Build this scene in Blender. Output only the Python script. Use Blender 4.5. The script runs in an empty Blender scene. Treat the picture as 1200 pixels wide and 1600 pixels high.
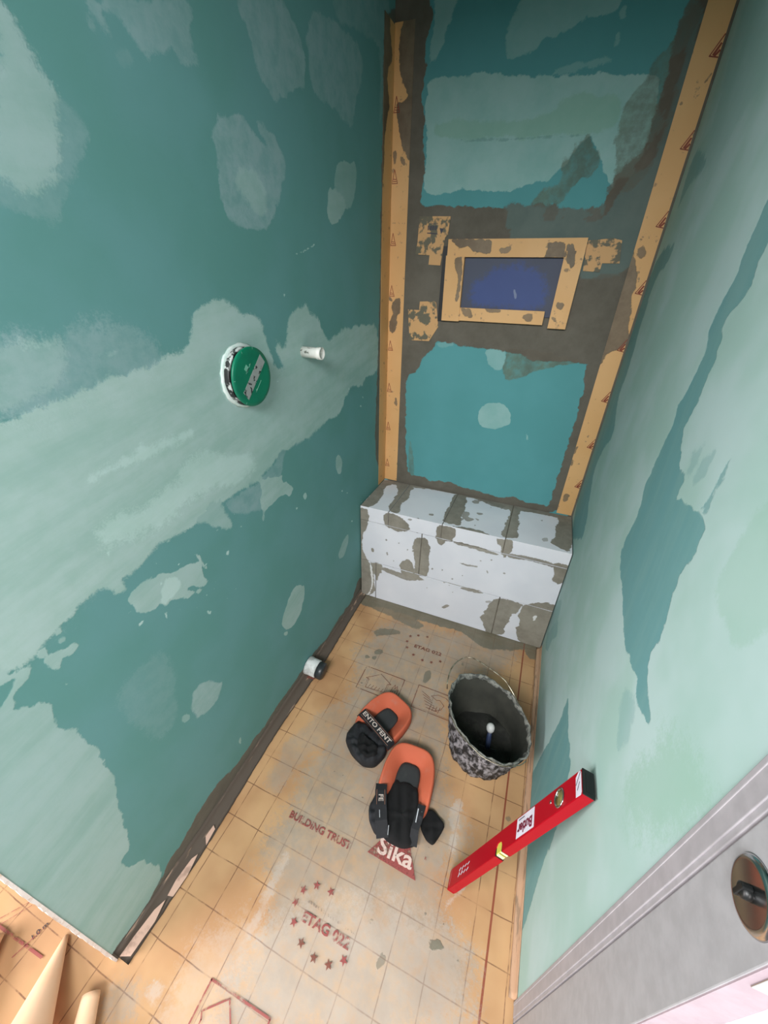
import bpy, bmesh, math, random
import numpy as np
from mathutils import Matrix, Vector, Euler

random.seed(4); rng = np.random.default_rng(7)
SC = bpy.context.scene
COL = SC.collection
PI = math.pi

# ------------------------------------------------------------------ camera
cam_data = bpy.data.cameras.new('camera')
cam_data.sensor_fit = 'VERTICAL'; cam_data.sensor_height = 36.0; cam_data.sensor_width = 27.0
cam_data.lens = 36.0 * 600.15 / 1600.0
cam_data.clip_start = 0.02
cam = bpy.data.objects.new('camera', cam_data); COL.objects.link(cam)
cam.location = (0.6593, -1.6598, 1.4212)
cam.rotation_euler = (1.0240, -0.0196, 0.3897)
SC.camera = cam

# ------------------------------------------------------------------ world, lamps, exposure
world = bpy.data.worlds.new('world'); SC.world = world; world.use_nodes = True
bg = world.node_tree.nodes['Background']
bg.inputs['Color'].default_value = (0.93, 0.97, 1.0, 1); bg.inputs['Strength'].default_value = 0.24

def area_lamp(name, loc, target, sx, sy, power, color):
    l = bpy.data.lights.new(name, 'AREA'); l.shape = 'RECTANGLE'; l.size = sx; l.size_y = sy
    l.energy = power; l.color = color
    o = bpy.data.objects.new(name, l); COL.objects.link(o); o.location = loc
    o.rotation_euler = (Vector(target) - Vector(loc)).to_track_quat('-Z', 'Y').to_euler()
    return o
# daylight through the window of the outer room, behind and to the left of the camera
area_lamp('window_light', (-1.30, -3.0, 1.15), (0.0, -1.6, 0.1), 1.0, 1.1, 84, (1.0, 0.93, 0.92))
# daylight of the outer room reaching in under the door header, behind the camera
rl = area_lamp('room_light', (0.50, -2.95, 2.22), (0.47, -0.62, 0.10), 1.3, .6, 50, (0.98, 0.98, 1.0)); rl.data.spread = math.radians(142)

# unseen lamp added to whiten the floor beyond the door leaf
nl = area_lamp('next_room_fill_light', (1.30, -1.15, 2.3), (1.30, -1.05, 0),   .4, .6, 13, (1.0, 0.98, 1.0)); nl.data.spread = math.radians(60)

SC.view_settings.view_transform = 'Standard'; SC.view_settings.look = 'None'
SC.view_settings.exposure = 0.0; SC.view_settings.gamma = 1.0
SC.view_settings.use_curve_mapping = False

# ------------------------------------------------------------------ traced outlines of filler, mortar, dust and painted floor light, in millimetres on their own surface
# (layer, edge softness mm, opacity, raggedness mm, [u, v, u, v, ...])
PATCHES = {
 'wall_left': [
  ('skim',14,0.62,6,[-1212,1683,-1206,1678,-1201,1670,-1193,1655,-1183,1643,-1176,1622,-1175,1607,-1182,1581,-1186,1562,-1197,1540,-1216,1522,-1237,1507,-1257,1508,-1269,1514,-1287,1516]),
  ('haze',10,0.55,5,[-1203,1682,-1192,1655,-1175,1619,-1139,1588,-1161,1560,-1192,1523,-1226,1472,-1255,1479,-1272,1485,-1300,1485,-1218,1676]),
  ('haze',10,0.9,4,[-1239,1627,-1218,1631,-1216,1618,-1226,1602,-1255,1591]),
  ('haze',8,0.85,10,[-1097,1726,-1087,1717,-1082,1711,-1076,1703,-1066,1701,-1066,1711,-1069,1720,-1051,1724,-1032,1718,-1017,1704,-996,1705,-958,1724,-924,1713,-908,1728,-902,1759,-890,1805]),
  ('haze',8,0.6,4,[-1096,1708,-1088,1709,-1092,1697,-1097,1697]),
  ('haze',8,0.3,8,[-1063,1683,-1042,1691,-1041,1686,-1059,1680]),
  ('haze',6,0.9,6,[-778,1848,-765,1829,-751,1811,-738,1779,-712,1754,-686,1739,-659,1754,-618,1765,-586,1790,-562,1787,-548,1828,-554,1860,-583,1883,-628,1906]),
  ('haze',7,0.8,6,[-516,1919,-461,1942,-376,1953,-280,1963,-237,1939,-250,1879,-284,1859,-304,1782,-371,1790,-400,1796,-445,1797,-512,1791,-530,1828,-538,1871]),
  ('haze',8,0.6,6,[-416,1987,-376,1961,-319,1973,-236,1990,-104,2005,-118,1821,-86,1895,-80,2040,-32,2134]),
  ('haze',6,1,5,[-871,1669,-837,1681,-801,1689,-783,1681,-760,1666,-716,1654,-747,1675,-764,1693,-698,1683,-661,1645,-670,1617,-711,1561,-754,1510,-804,1504,-878,1510,-898,1543,-892,1594,-892,1642]),
  ('skim',14,0.45,5,[-843,1596,-817,1608,-779,1609,-754,1591,-754,1541,-781,1529,-828,1563,-851,1573]),
  ('skim',4,0.5,4,[-409,1692,-368,1705,-336,1700,-301,1718,-285,1696,-299,1634,-342,1596,-396,1609,-435,1634]),
  ('skim',3,0.75,4,[-469,1625,-425,1635,-362,1629,-359,1598,-400,1565,-453,1548,-479,1561]),
  ('bright',2,0.9,2,[-658,1469,-625,1476,-554,1497,-559,1493,-626,1472]),
  ('haze',30,0.9,18,[-1364,1346,-1326,1341,-1287,1348,-1246,1361,-1192,1362,-1150,1352,-1124,1331,-1118,1305,-1079,1294,-1104,1254,-1257,1229,-1412,1234]),
  ('skim',18,0.42,25,[-1365,1344,-1286,1334,-1285,1312,-1294,1284,-1344,1262,-1402,1258]),
  ('bright',10,0.4,10,[-1329,1334,-1286,1334,-1294,1330,-1320,1330]),
  ('bright',10,0.35,10,[-1253,1310,-1225,1313,-1191,1310,-1222,1305]),
  ('skim',9,0.95,8,[-1434,1243,-1392,1246,-1340,1258,-1275,1262,-1228,1276,-1128,1278,-1088,1292,-1067,1294,-1040,1320,-1018,1360,-954,1377,-913,1373,-894,1354,-858,1343,-833,1331,-820,1302,-809,1264,-796,1235,-777,1209,-750,1211,-771,1236,-782,1264,-771,1278,-755,1257,-734,1262,-721,1300,-702,1340,-671,1344,-621,1357,-605,1336,-552,1306,-512,1247,-465,1261,-364,1274,-113,1271,-94,1079,-236,1085,-284,1051,-349,1084,-403,1054,-442,1001,-540,1008,-614,984,-710,984,-751,986,-795,984,-813,1001,-876,957,-933,950,-1064,953,-1138,941,-1163,938,-1210,940,-1240,947,-1276,936,-1311,930,-1338,930,-1334,900,-1351,904,-1357,923,-1385,934,-1411,938,-1429,915,-1447,914,-1475,905,-1502,897,-1520,895,-1540,899,-1581,909]),
  ('haze',8,0.9,6,[-790,1062,-770,1072,-737,1052,-664,1012,-711,980,-796,988,-842,891,-919,852,-1022,892,-1064,952,-939,937,-824,976]),
  ('skim',8,0.7,5,[-1078,1011,-1064,953,-1057,922,-1043,864,-1090,900,-1154,951,-1111,969]),
  ('bright',14,0.55,12,[-1325,1123,-1304,1133,-1260,1136,-1189,1139,-1105,1146,-1090,1136,-1171,1125,-1244,1126,-1296,1123,-1321,1118]),
  ('bright',25,0.6,20,[-1178,1054,-1127,1075,-1028,1068,-920,1004,-994,977,-1103,993,-1248,968,-1339,1008,-1338,1044,-1235,1051]),
  ('haze',20,0.5,10,[-1382,1030,-1354,1019,-1340,952,-1373,951,-1409,998]),
  ('haze',30,0.4,30,[-1510,968,-1421,991,-1360,927,-1416,944,-1485,905,-1535,910]),
  ('bright',8,0.5,5,[-974,1271,-954,1283,-913,1284,-897,1276,-957,1253,-986,1228,-977,1178,-946,1158,-990,1173,-994,1229]),
  ('skim',3,0.85,5,[-1336,877,-1319,888,-1284,889,-1251,876,-1230,862,-1203,864,-1163,848,-1160,820,-1167,792,-1154,778,-1172,778,-1221,807,-1170,761,-1213,779,-1255,802,-1271,799,-1283,816,-1299,817,-1323,828,-1336,853]),
  ('bright',6,0.6,4,[-1269,850,-1250,862,-1224,847,-1223,818,-1258,808,-1274,805,-1281,822]),
  ('skim',2,0.9,5,[-1172,874,-1155,862,-1158,844,-1147,810,-1155,813,-1163,845]),
  ('bright',2,0.9,2,[-1341,807,-1326,812,-1326,806,-1338,804]),
  ('bright',2,0.9,2,[-1280,791,-1275,786,-1280,769,-1284,776]),
  ('bright',2,0.8,4,[-1187,705,-1172,691,-1174,681,-1184,694]),
  ('bright',2,0.8,3,[-1084,821,-1071,816,-1075,798,-1085,808]),
  ('skim',3,0.8,6,[-1460,908,-1450,918,-1446,914,-1451,905,-1458,902]),
  ('skim',3,0.8,5,[-1487,879,-1467,878,-1445,869,-1437,857,-1453,855,-1471,858,-1477,848,-1483,851,-1486,862]),
  ('skim',3,0.8,6,[-1531,932,-1525,898,-1515,892,-1505,882,-1513,869,-1527,863,-1540,856,-1547,859,-1542,864,-1524,880,-1545,885,-1554,889]),
  ('skim',3,0.8,6,[-1484,900,-1478,893,-1483,885,-1490,888]),
  ('skim',3,0.6,6,[-1456,897,-1449,890,-1453,884,-1458,890]),
  ('skim',3,0.8,3,[-1481,812,-1476,806,-1479,799,-1483,804]),
  ('skim',4,0.75,8,[-1595,877,-1560,851,-1547,858,-1544,844,-1551,833,-1537,818,-1518,806,-1515,788,-1524,761,-1513,734,-1507,696,-1498,604,-1497,523,-1510,454,-1527,384,-1545,281,-1568,275,-1566,239,-1551,202,-1540,177,-1522,71,-1562,30,-1649,8,-1686,23,-1768,486]),
  ('haze',6,0.8,4,[-1279,520,-1239,499,-1222,468,-1201,438,-1214,417,-1244,400,-1283,405,-1301,425,-1304,474]),
  ('skim',6,0.4,4,[-1279,520,-1239,499,-1222,468,-1201,438,-1214,417,-1244,400,-1283,405,-1301,425,-1304,474]),
  ('skim',4,0.5,4,[-1333,477,-1315,457,-1320,442,-1336,455]),
  ('skim',2,0.85,5,[-931,962,-887,936,-823,920,-826,905,-769,852,-790,832,-835,862,-884,852,-924,848,-933,894,-914,915]),
  ('skim',2,0.5,3,[-925,855,-917,851,-930,819,-934,828]),
  ('bright',2,0.7,4,[-717,807,-704,789,-717,781,-726,798]),
  ('skim',2,0.8,3,[-495,847,-474,857,-447,815,-456,769,-482,770,-504,811]),
  ('skim',2,0.6,3,[-470,450,-414,459,-424,409,-464,366,-505,374,-520,406]),
  ('skim',2,0.85,4,[-850,489,-811,481,-771,441,-794,384,-817,346,-871,332,-908,344,-930,392,-905,439]),
  ('skim',2,0.9,2,[-922,352,-902,337,-909,321,-928,342]),
  ('skim',2,0.7,2,[-1204,160,-1197,151,-1204,125,-1212,140]),
  ('bright',2,0.8,1,[-722,1384,-716,1384,-715,1377,-721,1376]),
  ('haze',20,0.35,10,[-1413,721,-1300,697,-1326,547,-1369,451,-1428,582,-1434,675]),
  ('mortar',5,0.95,8,[-327,139,-390,42,-526,52,-650,38,-757,61,-867,55,-995,67,-1112,55,-1192,73,-1255,70,-1303,101,-1364,101,-1422,85,-1475,73,-1510,70,-1530,52,-1569,37,-1617,24,-1646,40,-1688,38,-1742,-21,-1656,-671,58,-752,26,-140]),
  ('mortar',6,0.9,6,[-149,613,-99,1233,-94,1451,-88,1977,-79,2088,125,2163,437,284]),
  ('bright',1.5,0.75,1.5,[-1333,986,-1337,986,-1338,990,-1334,990]),
  ('bright',1.5,0.75,1.5,[-1257,976,-1258,976,-1258,977,-1257,977]),
  ('bright',1.5,0.75,1.5,[-1145,822,-1151,823,-1154,829,-1148,830]),
  ('bright',1.5,0.75,1.5,[-1322,928,-1324,928,-1325,931,-1322,932]),
  ('bright',1.5,0.75,1.5,[-1216,849,-1219,849,-1220,852,-1217,852]),
  ('bright',1.5,0.75,1.5,[-1258,909,-1262,910,-1264,914,-1260,915]),
  ('bright',1.5,0.75,1.5,[-1295,927,-1296,927,-1296,928,-1295,928]),
  ('bright',1.5,0.75,1.5,[-1263,859,-1268,859,-1270,865,-1265,866]),
  ('bright',1.5,0.75,1.5,[-1341,847,-1344,848,-1345,852,-1342,852]),
  ('bright',1.5,0.75,1.5,[-1244,765,-1249,766,-1250,772,-1246,772]),
  ('bright',1.5,0.75,1.5,[-1212,872,-1215,873,-1216,876,-1213,876]),
  ('bright',1.5,0.75,1.5,[-1257,871,-1260,871,-1260,874,-1258,874]),
  ('bright',1.5,0.75,1.5,[-1113,681,-1116,682,-1117,686,-1114,686]),
  ('bright',1.5,0.75,1.5,[-1144,742,-1147,743,-1148,746,-1145,746]),
  ('bright',1.5,0.75,1.5,[-1166,740,-1172,741,-1174,748,-1169,748]),
  ('bright',1.5,0.75,1.5,[-1155,778,-1157,778,-1158,780,-1156,780]),
  ('bright',1.5,0.75,1.5,[-1204,735,-1206,735,-1206,737,-1205,737]),
  ('bright',1.5,0.75,1.5,[-1147,640,-1149,641,-1150,644,-1148,644]),
  ('bright',1.5,0.75,1.5,[-1079,686,-1082,687,-1084,691,-1080,691]),
  ('bright',1.5,0.75,1.5,[-1221,786,-1222,786,-1223,788,-1221,788]),
  ('bright',1.5,0.75,1.5,[-1135,760,-1137,761,-1138,763,-1136,763]),
  ('bright',1.5,0.75,1.5,[-1439,848,-1441,849,-1441,852,-1439,853]),
  ('bright',1.5,0.75,1.5,[-1518,874,-1520,875,-1520,877,-1518,878]),
  ('bright',1.5,0.75,1.5,[-1474,885,-1475,885,-1475,887,-1474,887]),
  ('bright',1.5,0.75,1.5,[-1458,1026,-1459,1026,-1459,1027,-1458,1028]),
  ('bright',1.5,0.75,1.5,[-1414,852,-1416,852,-1416,855,-1414,855]),
  ('bright',1.5,0.75,1.5,[-1490,973,-1492,973,-1492,975,-1490,976]),
  ('bright',1.5,0.75,1.5,[-1392,781,-1393,781,-1394,783,-1393,783]),
  ('bright',1.5,0.75,1.5,[-1442,899,-1445,899,-1446,903,-1443,903]),
  ('bright',1.5,0.75,1.5,[-1478,971,-1479,971,-1479,973,-1478,973]),
  ('bright',1.5,0.75,1.5,[-1441,795,-1442,795,-1443,798,-1441,798]),
  ('bright',1.5,0.75,1.5,[-761,770,-771,772,-777,780,-768,780]),
  ('bright',1.5,0.75,1.5,[-1110,955,-1114,955,-1115,958,-1112,959]),
  ('bright',1.5,0.75,1.5,[-1027,899,-1030,899,-1032,903,-1028,903]),
  ('bright',1.5,0.75,1.5,[-837,831,-843,832,-846,837,-841,837]),
  ('bright',1.5,0.75,1.5,[-920,834,-927,835,-930,841,-924,841]),
  ('bright',1.5,0.75,1.5,[-1089,887,-1094,888,-1096,892,-1091,893]),
  ('bright',1.5,0.75,1.5,[-1040,987,-1043,987,-1045,990,-1042,990]),
  ('bright',1.5,0.75,1.5,[-1013,851,-1019,852,-1022,857,-1016,858]),
  ('bright',1.5,0.75,1.5,[-784,1179,-790,1178,-793,1181,-788,1183]),
  ('bright',1.5,0.75,1.5,[-625,1229,-630,1228,-633,1230,-629,1231]),
  ('bright',1.5,0.75,1.5,[-844,1249,-850,1248,-853,1251,-848,1252]),
  ('bright',1.5,0.75,1.5,[-788,1217,-794,1216,-798,1219,-792,1221]),
  ('bright',1.5,0.75,1.5,[-809,1209,-816,1207,-820,1211,-814,1213]),
  ('bright',1.5,0.75,1.5,[-270,538,-281,541,-288,549,-279,548]),
  ('bright',1.5,0.75,1.5,[-369,491,-383,494,-392,506,-380,504]),
  ('bright',1.5,0.75,1.5,[-451,683,-461,685,-468,692,-458,692]),
  ('bright',1.5,0.75,1.5,[-406,652,-417,654,-423,662,-414,662]),
  ('bright',1.5,0.75,1.5,[-364,1069,-375,1068,-382,1074,-373,1076]),
  ('bright',1.5,0.75,1.5,[-245,1010,-256,1010,-263,1015,-253,1016]),
  ('bright',1.5,0.75,1.5,[-265,979,-277,979,-286,986,-274,987]),
  ('bright',1.5,0.75,1.5,[-339,1032,-344,1031,-347,1034,-342,1035]),
 ],
 'wall_right': [
  ('board',4,0.95,8,[-843,1546,-793,1533,-794,1497,-790,1461,-802,1426,-788,1396,-780,1363,-811,1326,-801,1281,-787,1244,-797,1178,-784,1113,-787,1059,-817,1005,-806,936,-814,894,-884,880,-968,866,-1010,855,-1058,855,-1108,869,-1132,880,-1148,877,-1152,863,-1183,870,-1217,882,-1227,883,-1231,890,-1182,899,-1160,904,-1149,914,-1140,937,-1138,967,-1111,1016,-1101,1064,-1108,1099,-1102,1132,-1089,1151,-1050,1149,-1018,1136,-966,1120,-965,1135,-957,1157,-926,1161,-884,1184,-860,1203,-865,1234,-879,1266,-869,1294,-873,1323,-835,1361,-844,1382,-868,1402,-872,1429,-864,1458,-879,1489,-899,1512]),
  ('board',6,0.7,6,[-1069,1239,-1067,1217,-1065,1191,-1063,1171,-1052,1152,-1082,1155,-1078,1183,-1073,1212]),
  ('board',8,0.35,6,[-992,1200,-1018,1236,-1025,1195,-995,1158]),
  ('board',8,0.3,6,[-942,1189,-973,1228,-979,1175,-966,1157]),
  ('board',6,0.5,8,[-514,306,-443,213,-457,176,-449,148,-365,98,-319,154,-419,322]),
  ('board',10,0.85,14,[-21,1515,-228,1503,-81,1420,-121,1303,-148,1186,-141,1083,-282,994,-149,885,-166,795,-384,662,-274,579,-104,518,122,700,109,1061,35,1275]),
  ('board',10,0.35,8,[-253,256,-395,394,-442,276,-369,114,-218,124]),
  ('board',3,0.95,6,[-880,462,-886,436,-895,396,-890,311,-882,200,-872,112,-859,-5,-1017,5,-1244,-25,-1270,27,-1215,160,-1184,246,-1163,353,-1129,461,-1089,450,-1079,488,-1046,467,-1036,484,-994,462,-937,456]),
  ('board',12,0.3,10,[-1113,812,-1164,861,-1194,841,-1202,773,-1164,770]),
  ('tint',12,0.5,10,[-1238,1329,-1186,1232,-1173,1185,-1180,1152,-1192,1102,-1239,1101,-1271,1105,-1290,1152,-1340,1237]),
  ('tint',50,0.7,30,[-1262,931,-1345,993,-1381,971,-1339,828,-1271,761,-1268,828]),
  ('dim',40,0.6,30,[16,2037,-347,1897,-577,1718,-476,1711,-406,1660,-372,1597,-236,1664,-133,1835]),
  ('board',12,0.6,8,[-101,1728,-272,1672,-250,1655,-164,1650,-115,1616,-89,1597,-56,1682]),
  ('board',6,0.8,6,[-214,1519,-226,1496,-191,1463,-166,1451,-122,1461,-166,1499]),
 ],
 'wall_back': [
  ('skim',4,0.85,6,[109,1955,201,1956,241,1957,328,1953,358,1940,486,1930,556,1922,623,1919,768,1904,782,1862,790,1743,737,1644,675,1736,623,1799,570,1727,539,1698,464,1686,427,1671,364,1675,277,1684,211,1680,125,1672,121,1824,109,1886,122,1921]),
  ('board',3,0.55,3,[218,1811,362,1807,402,1803,553,1798,641,1796,553,1795,403,1797,261,1803]),
  ('tint',10,0.8,10,[149,1856,356,1845,507,1839,549,1883,684,1877,691,1798,552,1801,362,1805,152,1822]),
  ('skim',5,0.55,8,[346,2054,369,2075,381,2096,635,2062,630,2030,545,2027,469,2004,405,1980,358,1968,347,1993,347,2024]),
  ('skim',6,0.35,6,[493,1936,533,1948,598,1950,663,1945,602,1938,537,1932]),
  ('skim',5,0.4,4,[638,1990,645,1992,651,1971,640,1969]),
  ('skim',5,0.4,4,[628,2036,647,2047,653,2016,637,2018]),
  ('skim',6,0.55,12,[109,2133,200,2121,177,2076,168,2033,137,1990,111,1989,117,2045,123,2082]),
  ('thin',8,0.7,16,[695,1784,692,1851,718,1892,786,1978,819,2037,833,2035,822,1917,809,1686,705,1630,719,1705]),
  ('thin',8,0.75,14,[554,1736,596,1770,623,1799,651,1759,674,1714,615,1695,593,1633,494,1636,517,1668,581,1681]),
  ('mortar',4,0.97,8,[-27,2152,114,2133,118,2083,92,2028,114,1951,100,1923,116,1832,122,1717,109,1648,203,1645,393,1631,425,1626,428,1551,108,1024,-77,1005,-80,2147]),
  ('mortar',8,0.75,10,[391,1639,515,1635,689,1622,705,1630,736,1733,790,1743,782,1862,778,1978,790,2040,860,2031,888,1777,900,1411,432,1399]),
  ('mortar',3,0.97,2,[884,2095,1163,2052,977,1233,1047,429,878,379,862,1224,842,1819]),
  ('mortar',6,0.97,6,[803,2059,872,2049,850,1879,845,1747,853,1579,863,1410,788,1408,759,1628,779,1702,797,1770,805,1859,804,1975]),
  ('mortar',8,0.9,10,[496,1628,613,1628,746,1613,836,1579,900,1411,586,1403,533,1550,474,1586]),
  ('mortar',6,0.97,8,[705,1630,727,1704,782,1744,788,1797,785,1898,788,1972,833,2035,874,2029,892,1724,935,1412,749,1407,682,1582]),
  ('mortar',5,0.97,6,[-51,1640,247,1625,283,1587,810,1594,887,1392,903,1258,843,1225,817,1162,771,1166,724,1170,615,1161,527,1186,459,1189,371,1191,298,1198,222,1205,116,1207,110,1154,146,1139,132,1120,89,1170,48,1167,18,1443]),
  ('thin',6,0.8,8,[491,1199,607,1200,782,1182,787,1164,711,1161,638,1130,593,1109,513,1075,494,1134]),
  ('skim',4,0.55,4,[410,1193,491,1199,497,1167,497,1121,463,1114,432,1137]),
  ('skim',6,0.3,4,[213,1200,286,1218,284,1193,234,1181]),
  ('haze',10,0.5,8,[291,1251,513,1264,502,1232,314,1211]),
  ('mortar',4,0.97,6,[-18,1198,98,1205,114,1169,92,1103,96,908,117,588,200,588,251,574,329,590,394,570,492,570,578,556,632,578,697,560,760,565,797,557,794,663,797,798,802,896,803,949,804,1050,790,1160,789,1186,917,1239,902,859,866,517,348,421,-39,502]),
  ('thin',6,0.6,6,[124,758,130,759,161,580,128,573]),
  ('skim',2,0.75,3,[425,909,428,962,464,986,516,990,552,962,567,910,509,876,446,878]),
  ('skim',2,0.6,1,[633,876,642,871,646,849,638,851]),
 ],
 'front': [
  ('mortar',3,0.95,5,[-20,529,31,529,49,503,41,459,32,406,14,396,8,311,29,243,53,213,71,154,83,49,40,-7,-8,-30]),
  ('chalk',1.5,0.9,2,[49,209,60,208,74,101,51,9,22,-23,16,-15,49,23,63,97]),
  ('mortar',3,0.95,5,[120,534,188,532,227,508,253,472,230,453,182,447,132,456,119,480]),
  ('mortar',3,0.95,5,[361,533,442,534,450,496,433,459,415,459,391,425,365,455]),
  ('mortar',3,0.95,5,[613,532,676,538,681,491,669,467,661,443,640,468,641,489,613,511]),
  ('mortar',3,0.95,5,[268,427,301,451,325,444,345,405,341,342,350,310,344,229,283,226,283,299,266,365]),
  ('mortar',3,0.95,5,[204,268,238,297,263,303,281,244,313,218,344,210,285,189,228,188,209,220]),
  ('mortar',3,0.95,6,[51,225,111,238,117,195,101,164,96,109,73,154]),
  ('mortar',3,0.95,6,[647,198,678,228,785,230,764,183,744,150,737,95,729,11,680,-4,651,3,634,50,610,81,631,128]),
  ('mortar',3,0.97,6,[786,226,825,256,900,279,929,226,930,10,889,-3,799,2,777,73,785,129,769,160]),
  ('mortar',3,0.97,5,[836,478,896,483,914,443,892,380,859,387,856,433]),
  ('mortar',2,0.9,3,[668,471,746,480,854,474,859,455,750,461,673,447]),
  ('mortar',2,0.9,3,[449,469,536,468,638,459,624,444,504,453,442,456]),
  ('mortar',2,0.9,3,[106,217,243,212,305,196,245,175,117,195]),
  ('mortar',2,0.9,3,[497,225,569,239,624,232,572,218,507,217]),
  ('mortar',1.5,0.9,2,[427,69,453,99,469,96,447,69]),
  ('mortar',1.5,0.9,2,[57,313,72,315,70,291,60,290]),
  ('mortar',1.5,0.8,2,[607,420,615,423,616,416,608,413]),
  ('mortar',1.5,0.8,3,[470,366,516,361,563,370,560,360,508,352]),
  ('mortar',1.5,0.7,2,[600,358,609,355,609,340,603,345]),
  ('mortar',1.5,0.6,3,[622,188,643,196,641,183,625,179]),
  ('mortar',1.5,0.7,2,[231,525,254,530,252,522,234,519]),
  ('chalk',1.5,0.95,2,[829,179,844,188,845,161,835,150]),
  ('mortar',1.5,0.75,1.5,[454,220,451,216,449,218,451,223]),
  ('mortar',1.5,0.75,1.5,[307,203,302,197,298,201,302,209]),
  ('mortar',1.5,0.75,1.5,[558,100,556,98,554,99,555,103]),
  ('mortar',1.5,0.75,1.5,[474,184,472,181,469,183,472,187]),
  ('mortar',1.5,0.75,1.5,[466,261,462,255,457,259,461,266]),
  ('mortar',1.5,0.75,1.5,[321,254,316,248,312,252,317,259]),
  ('mortar',1.5,0.75,1.5,[573,400,568,394,563,399,567,406]),
  ('mortar',1.5,0.75,1.5,[431,228,426,222,422,226,426,233]),
  ('mortar',1.5,0.75,1.5,[918,492,915,487,912,490,914,496]),
  ('mortar',1.5,0.75,1.5,[506,295,503,292,501,294,503,298]),
  ('mortar',1.5,0.75,1.5,[416,296,411,291,407,295,411,301]),
  ('mortar',1.5,0.75,1.5,[352,166,349,161,346,164,349,169]),
  ('mortar',1.5,0.75,1.5,[678,367,673,360,667,365,672,373]),
  ('mortar',1.5,0.75,1.5,[371,288,364,281,359,286,365,295]),
  ('mortar',1.5,0.75,1.5,[148,301,141,293,135,299,142,308]),
  ('mortar',1.5,0.75,1.5,[177,272,174,269,172,271,175,275]),
  ('mortar',1.5,0.75,1.5,[146,309,139,302,134,307,140,315]),
  ('mortar',1.5,0.75,1.5,[268,357,265,354,262,356,265,361]),
  ('mortar',1.5,0.75,1.5,[200,383,196,379,193,381,197,386]),
  ('mortar',1.5,0.75,1.5,[245,359,240,354,236,358,241,364]),
  ('mortar',1.5,0.75,1.5,[140,383,134,377,129,382,135,389]),
 ],
 'top': [
  ('mortar',3,0.95,5,[-1,-317,4,-172,0,-6,61,-48,39,-63,56,-170,69,-260,43,-305]),
  ('mortar',3,0.95,6,[64,-27,176,-25,167,-75,184,-156,167,-205,191,-296,131,-291,119,-185,117,-98]),
  ('mortar',3,0.95,6,[362,-9,437,-9,444,-91,448,-195,460,-287,379,-280,372,-202,377,-90]),
  ('mortar',3,0.95,6,[425,-303,471,-278,540,-285,596,-300,537,-314,446,-319]),
  ('mortar',3,0.95,6,[624,-30,687,-31,675,-94,691,-158,683,-213,700,-285,624,-296,634,-184,639,-72]),
  ('mortar',3,0.97,6,[833,-23,916,-4,890,-300,854,-283,816,-256,823,-238,832,-147,839,-93]),
  ('mortar',3,0.95,5,[-10,-10,421,40,908,11,908,-44,800,-38,679,-45,610,-66,535,-50,482,-21,374,-16,251,-14,184,-33,70,-44,8,-53]),
  ('mortar',2,0.8,8,[445,-159,480,-153,470,-195,508,-205,479,-236,454,-220]),
  ('mortar',2,0.8,6,[497,-146,532,-143,518,-164]),
  ('mortar',2,0.8,6,[451,-56,509,-9,491,-69]),
  ('mortar',2,0.85,5,[519,-15,620,-1,632,-66,572,-53,535,-50]),
  ('mortar',2,0.8,2,[308,-240,330,-234,332,-251,315,-255]),
  ('mortar',2,0.7,2,[770,-92,780,-89,777,-103]),
  ('mortar',2,0.7,3,[501,-194,528,-196,519,-215]),
  ('mortar',2,0.6,4,[784,-240,807,-222,804,-254,789,-261]),
  ('mortar',1.5,0.75,1.5,[539,-26,535,-35,531,-28,534,-18]),
  ('mortar',1.5,0.75,1.5,[520,-251,517,-258,513,-253,515,-245]),
  ('mortar',1.5,0.75,1.5,[514,22,512,18,510,21,511,27]),
  ('mortar',1.5,0.75,1.5,[284,-301,281,-310,274,-303,276,-292]),
  ('mortar',1.5,0.75,1.5,[776,-33,772,-40,769,-34,772,-26]),
  ('mortar',1.5,0.75,1.5,[469,6,466,-2,461,4,464,14]),
  ('mortar',1.5,0.75,1.5,[462,-226,458,-235,452,-228,455,-216]),
  ('mortar',1.5,0.75,1.5,[506,-316,504,-320,502,-317,503,-313]),
  ('mortar',1.5,0.75,1.5,[477,-36,474,-42,471,-37,473,-29]),
  ('mortar',1.5,0.75,1.5,[604,-60,600,-68,596,-62,599,-53]),
  ('mortar',1.5,0.75,1.5,[427,-174,425,-179,422,-175,423,-169]),
  ('mortar',1.5,0.75,1.5,[558,-75,555,-81,552,-76,554,-69]),
 ],
 'floor': [
  ('dust',70,0.85,30,[205,-398,486,-364,807,-346,766,-472,545,-600,572,-756,653,-1026,741,-1099,697,-1269,800,-1350,813,-1492,271,-1715,281,-1565,268,-1448,176,-1384,188,-1241,202,-1066,198,-915,193,-767,136,-615]),
  ('dust',30,0.6,30,[130,-944,214,-894,287,-931,163,-1129,148,-1219,98,-1220,98,-1110]),
  ('dust',40,0.7,30,[-4,-1716,101,-1682,109,-1738,44,-1765]),
  ('pale',80,0.34,20,[151,-1597,291,-1478,554,-1329,725,-1310,804,-1371,821,-1530,180,-1794,158,-1679]),  # pale dust wash; also paints in the light on the front floor
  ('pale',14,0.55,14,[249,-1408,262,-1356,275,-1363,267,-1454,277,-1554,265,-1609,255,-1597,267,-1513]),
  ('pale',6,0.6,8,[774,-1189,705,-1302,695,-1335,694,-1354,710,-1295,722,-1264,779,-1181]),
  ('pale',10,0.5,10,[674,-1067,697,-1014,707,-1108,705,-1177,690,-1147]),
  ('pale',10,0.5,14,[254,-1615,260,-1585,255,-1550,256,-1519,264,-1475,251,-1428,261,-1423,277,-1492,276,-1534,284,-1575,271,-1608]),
  ('pale',14,0.5,12,[106,-1690,118,-1674,131,-1683,141,-1705,123,-1704]),
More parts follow.
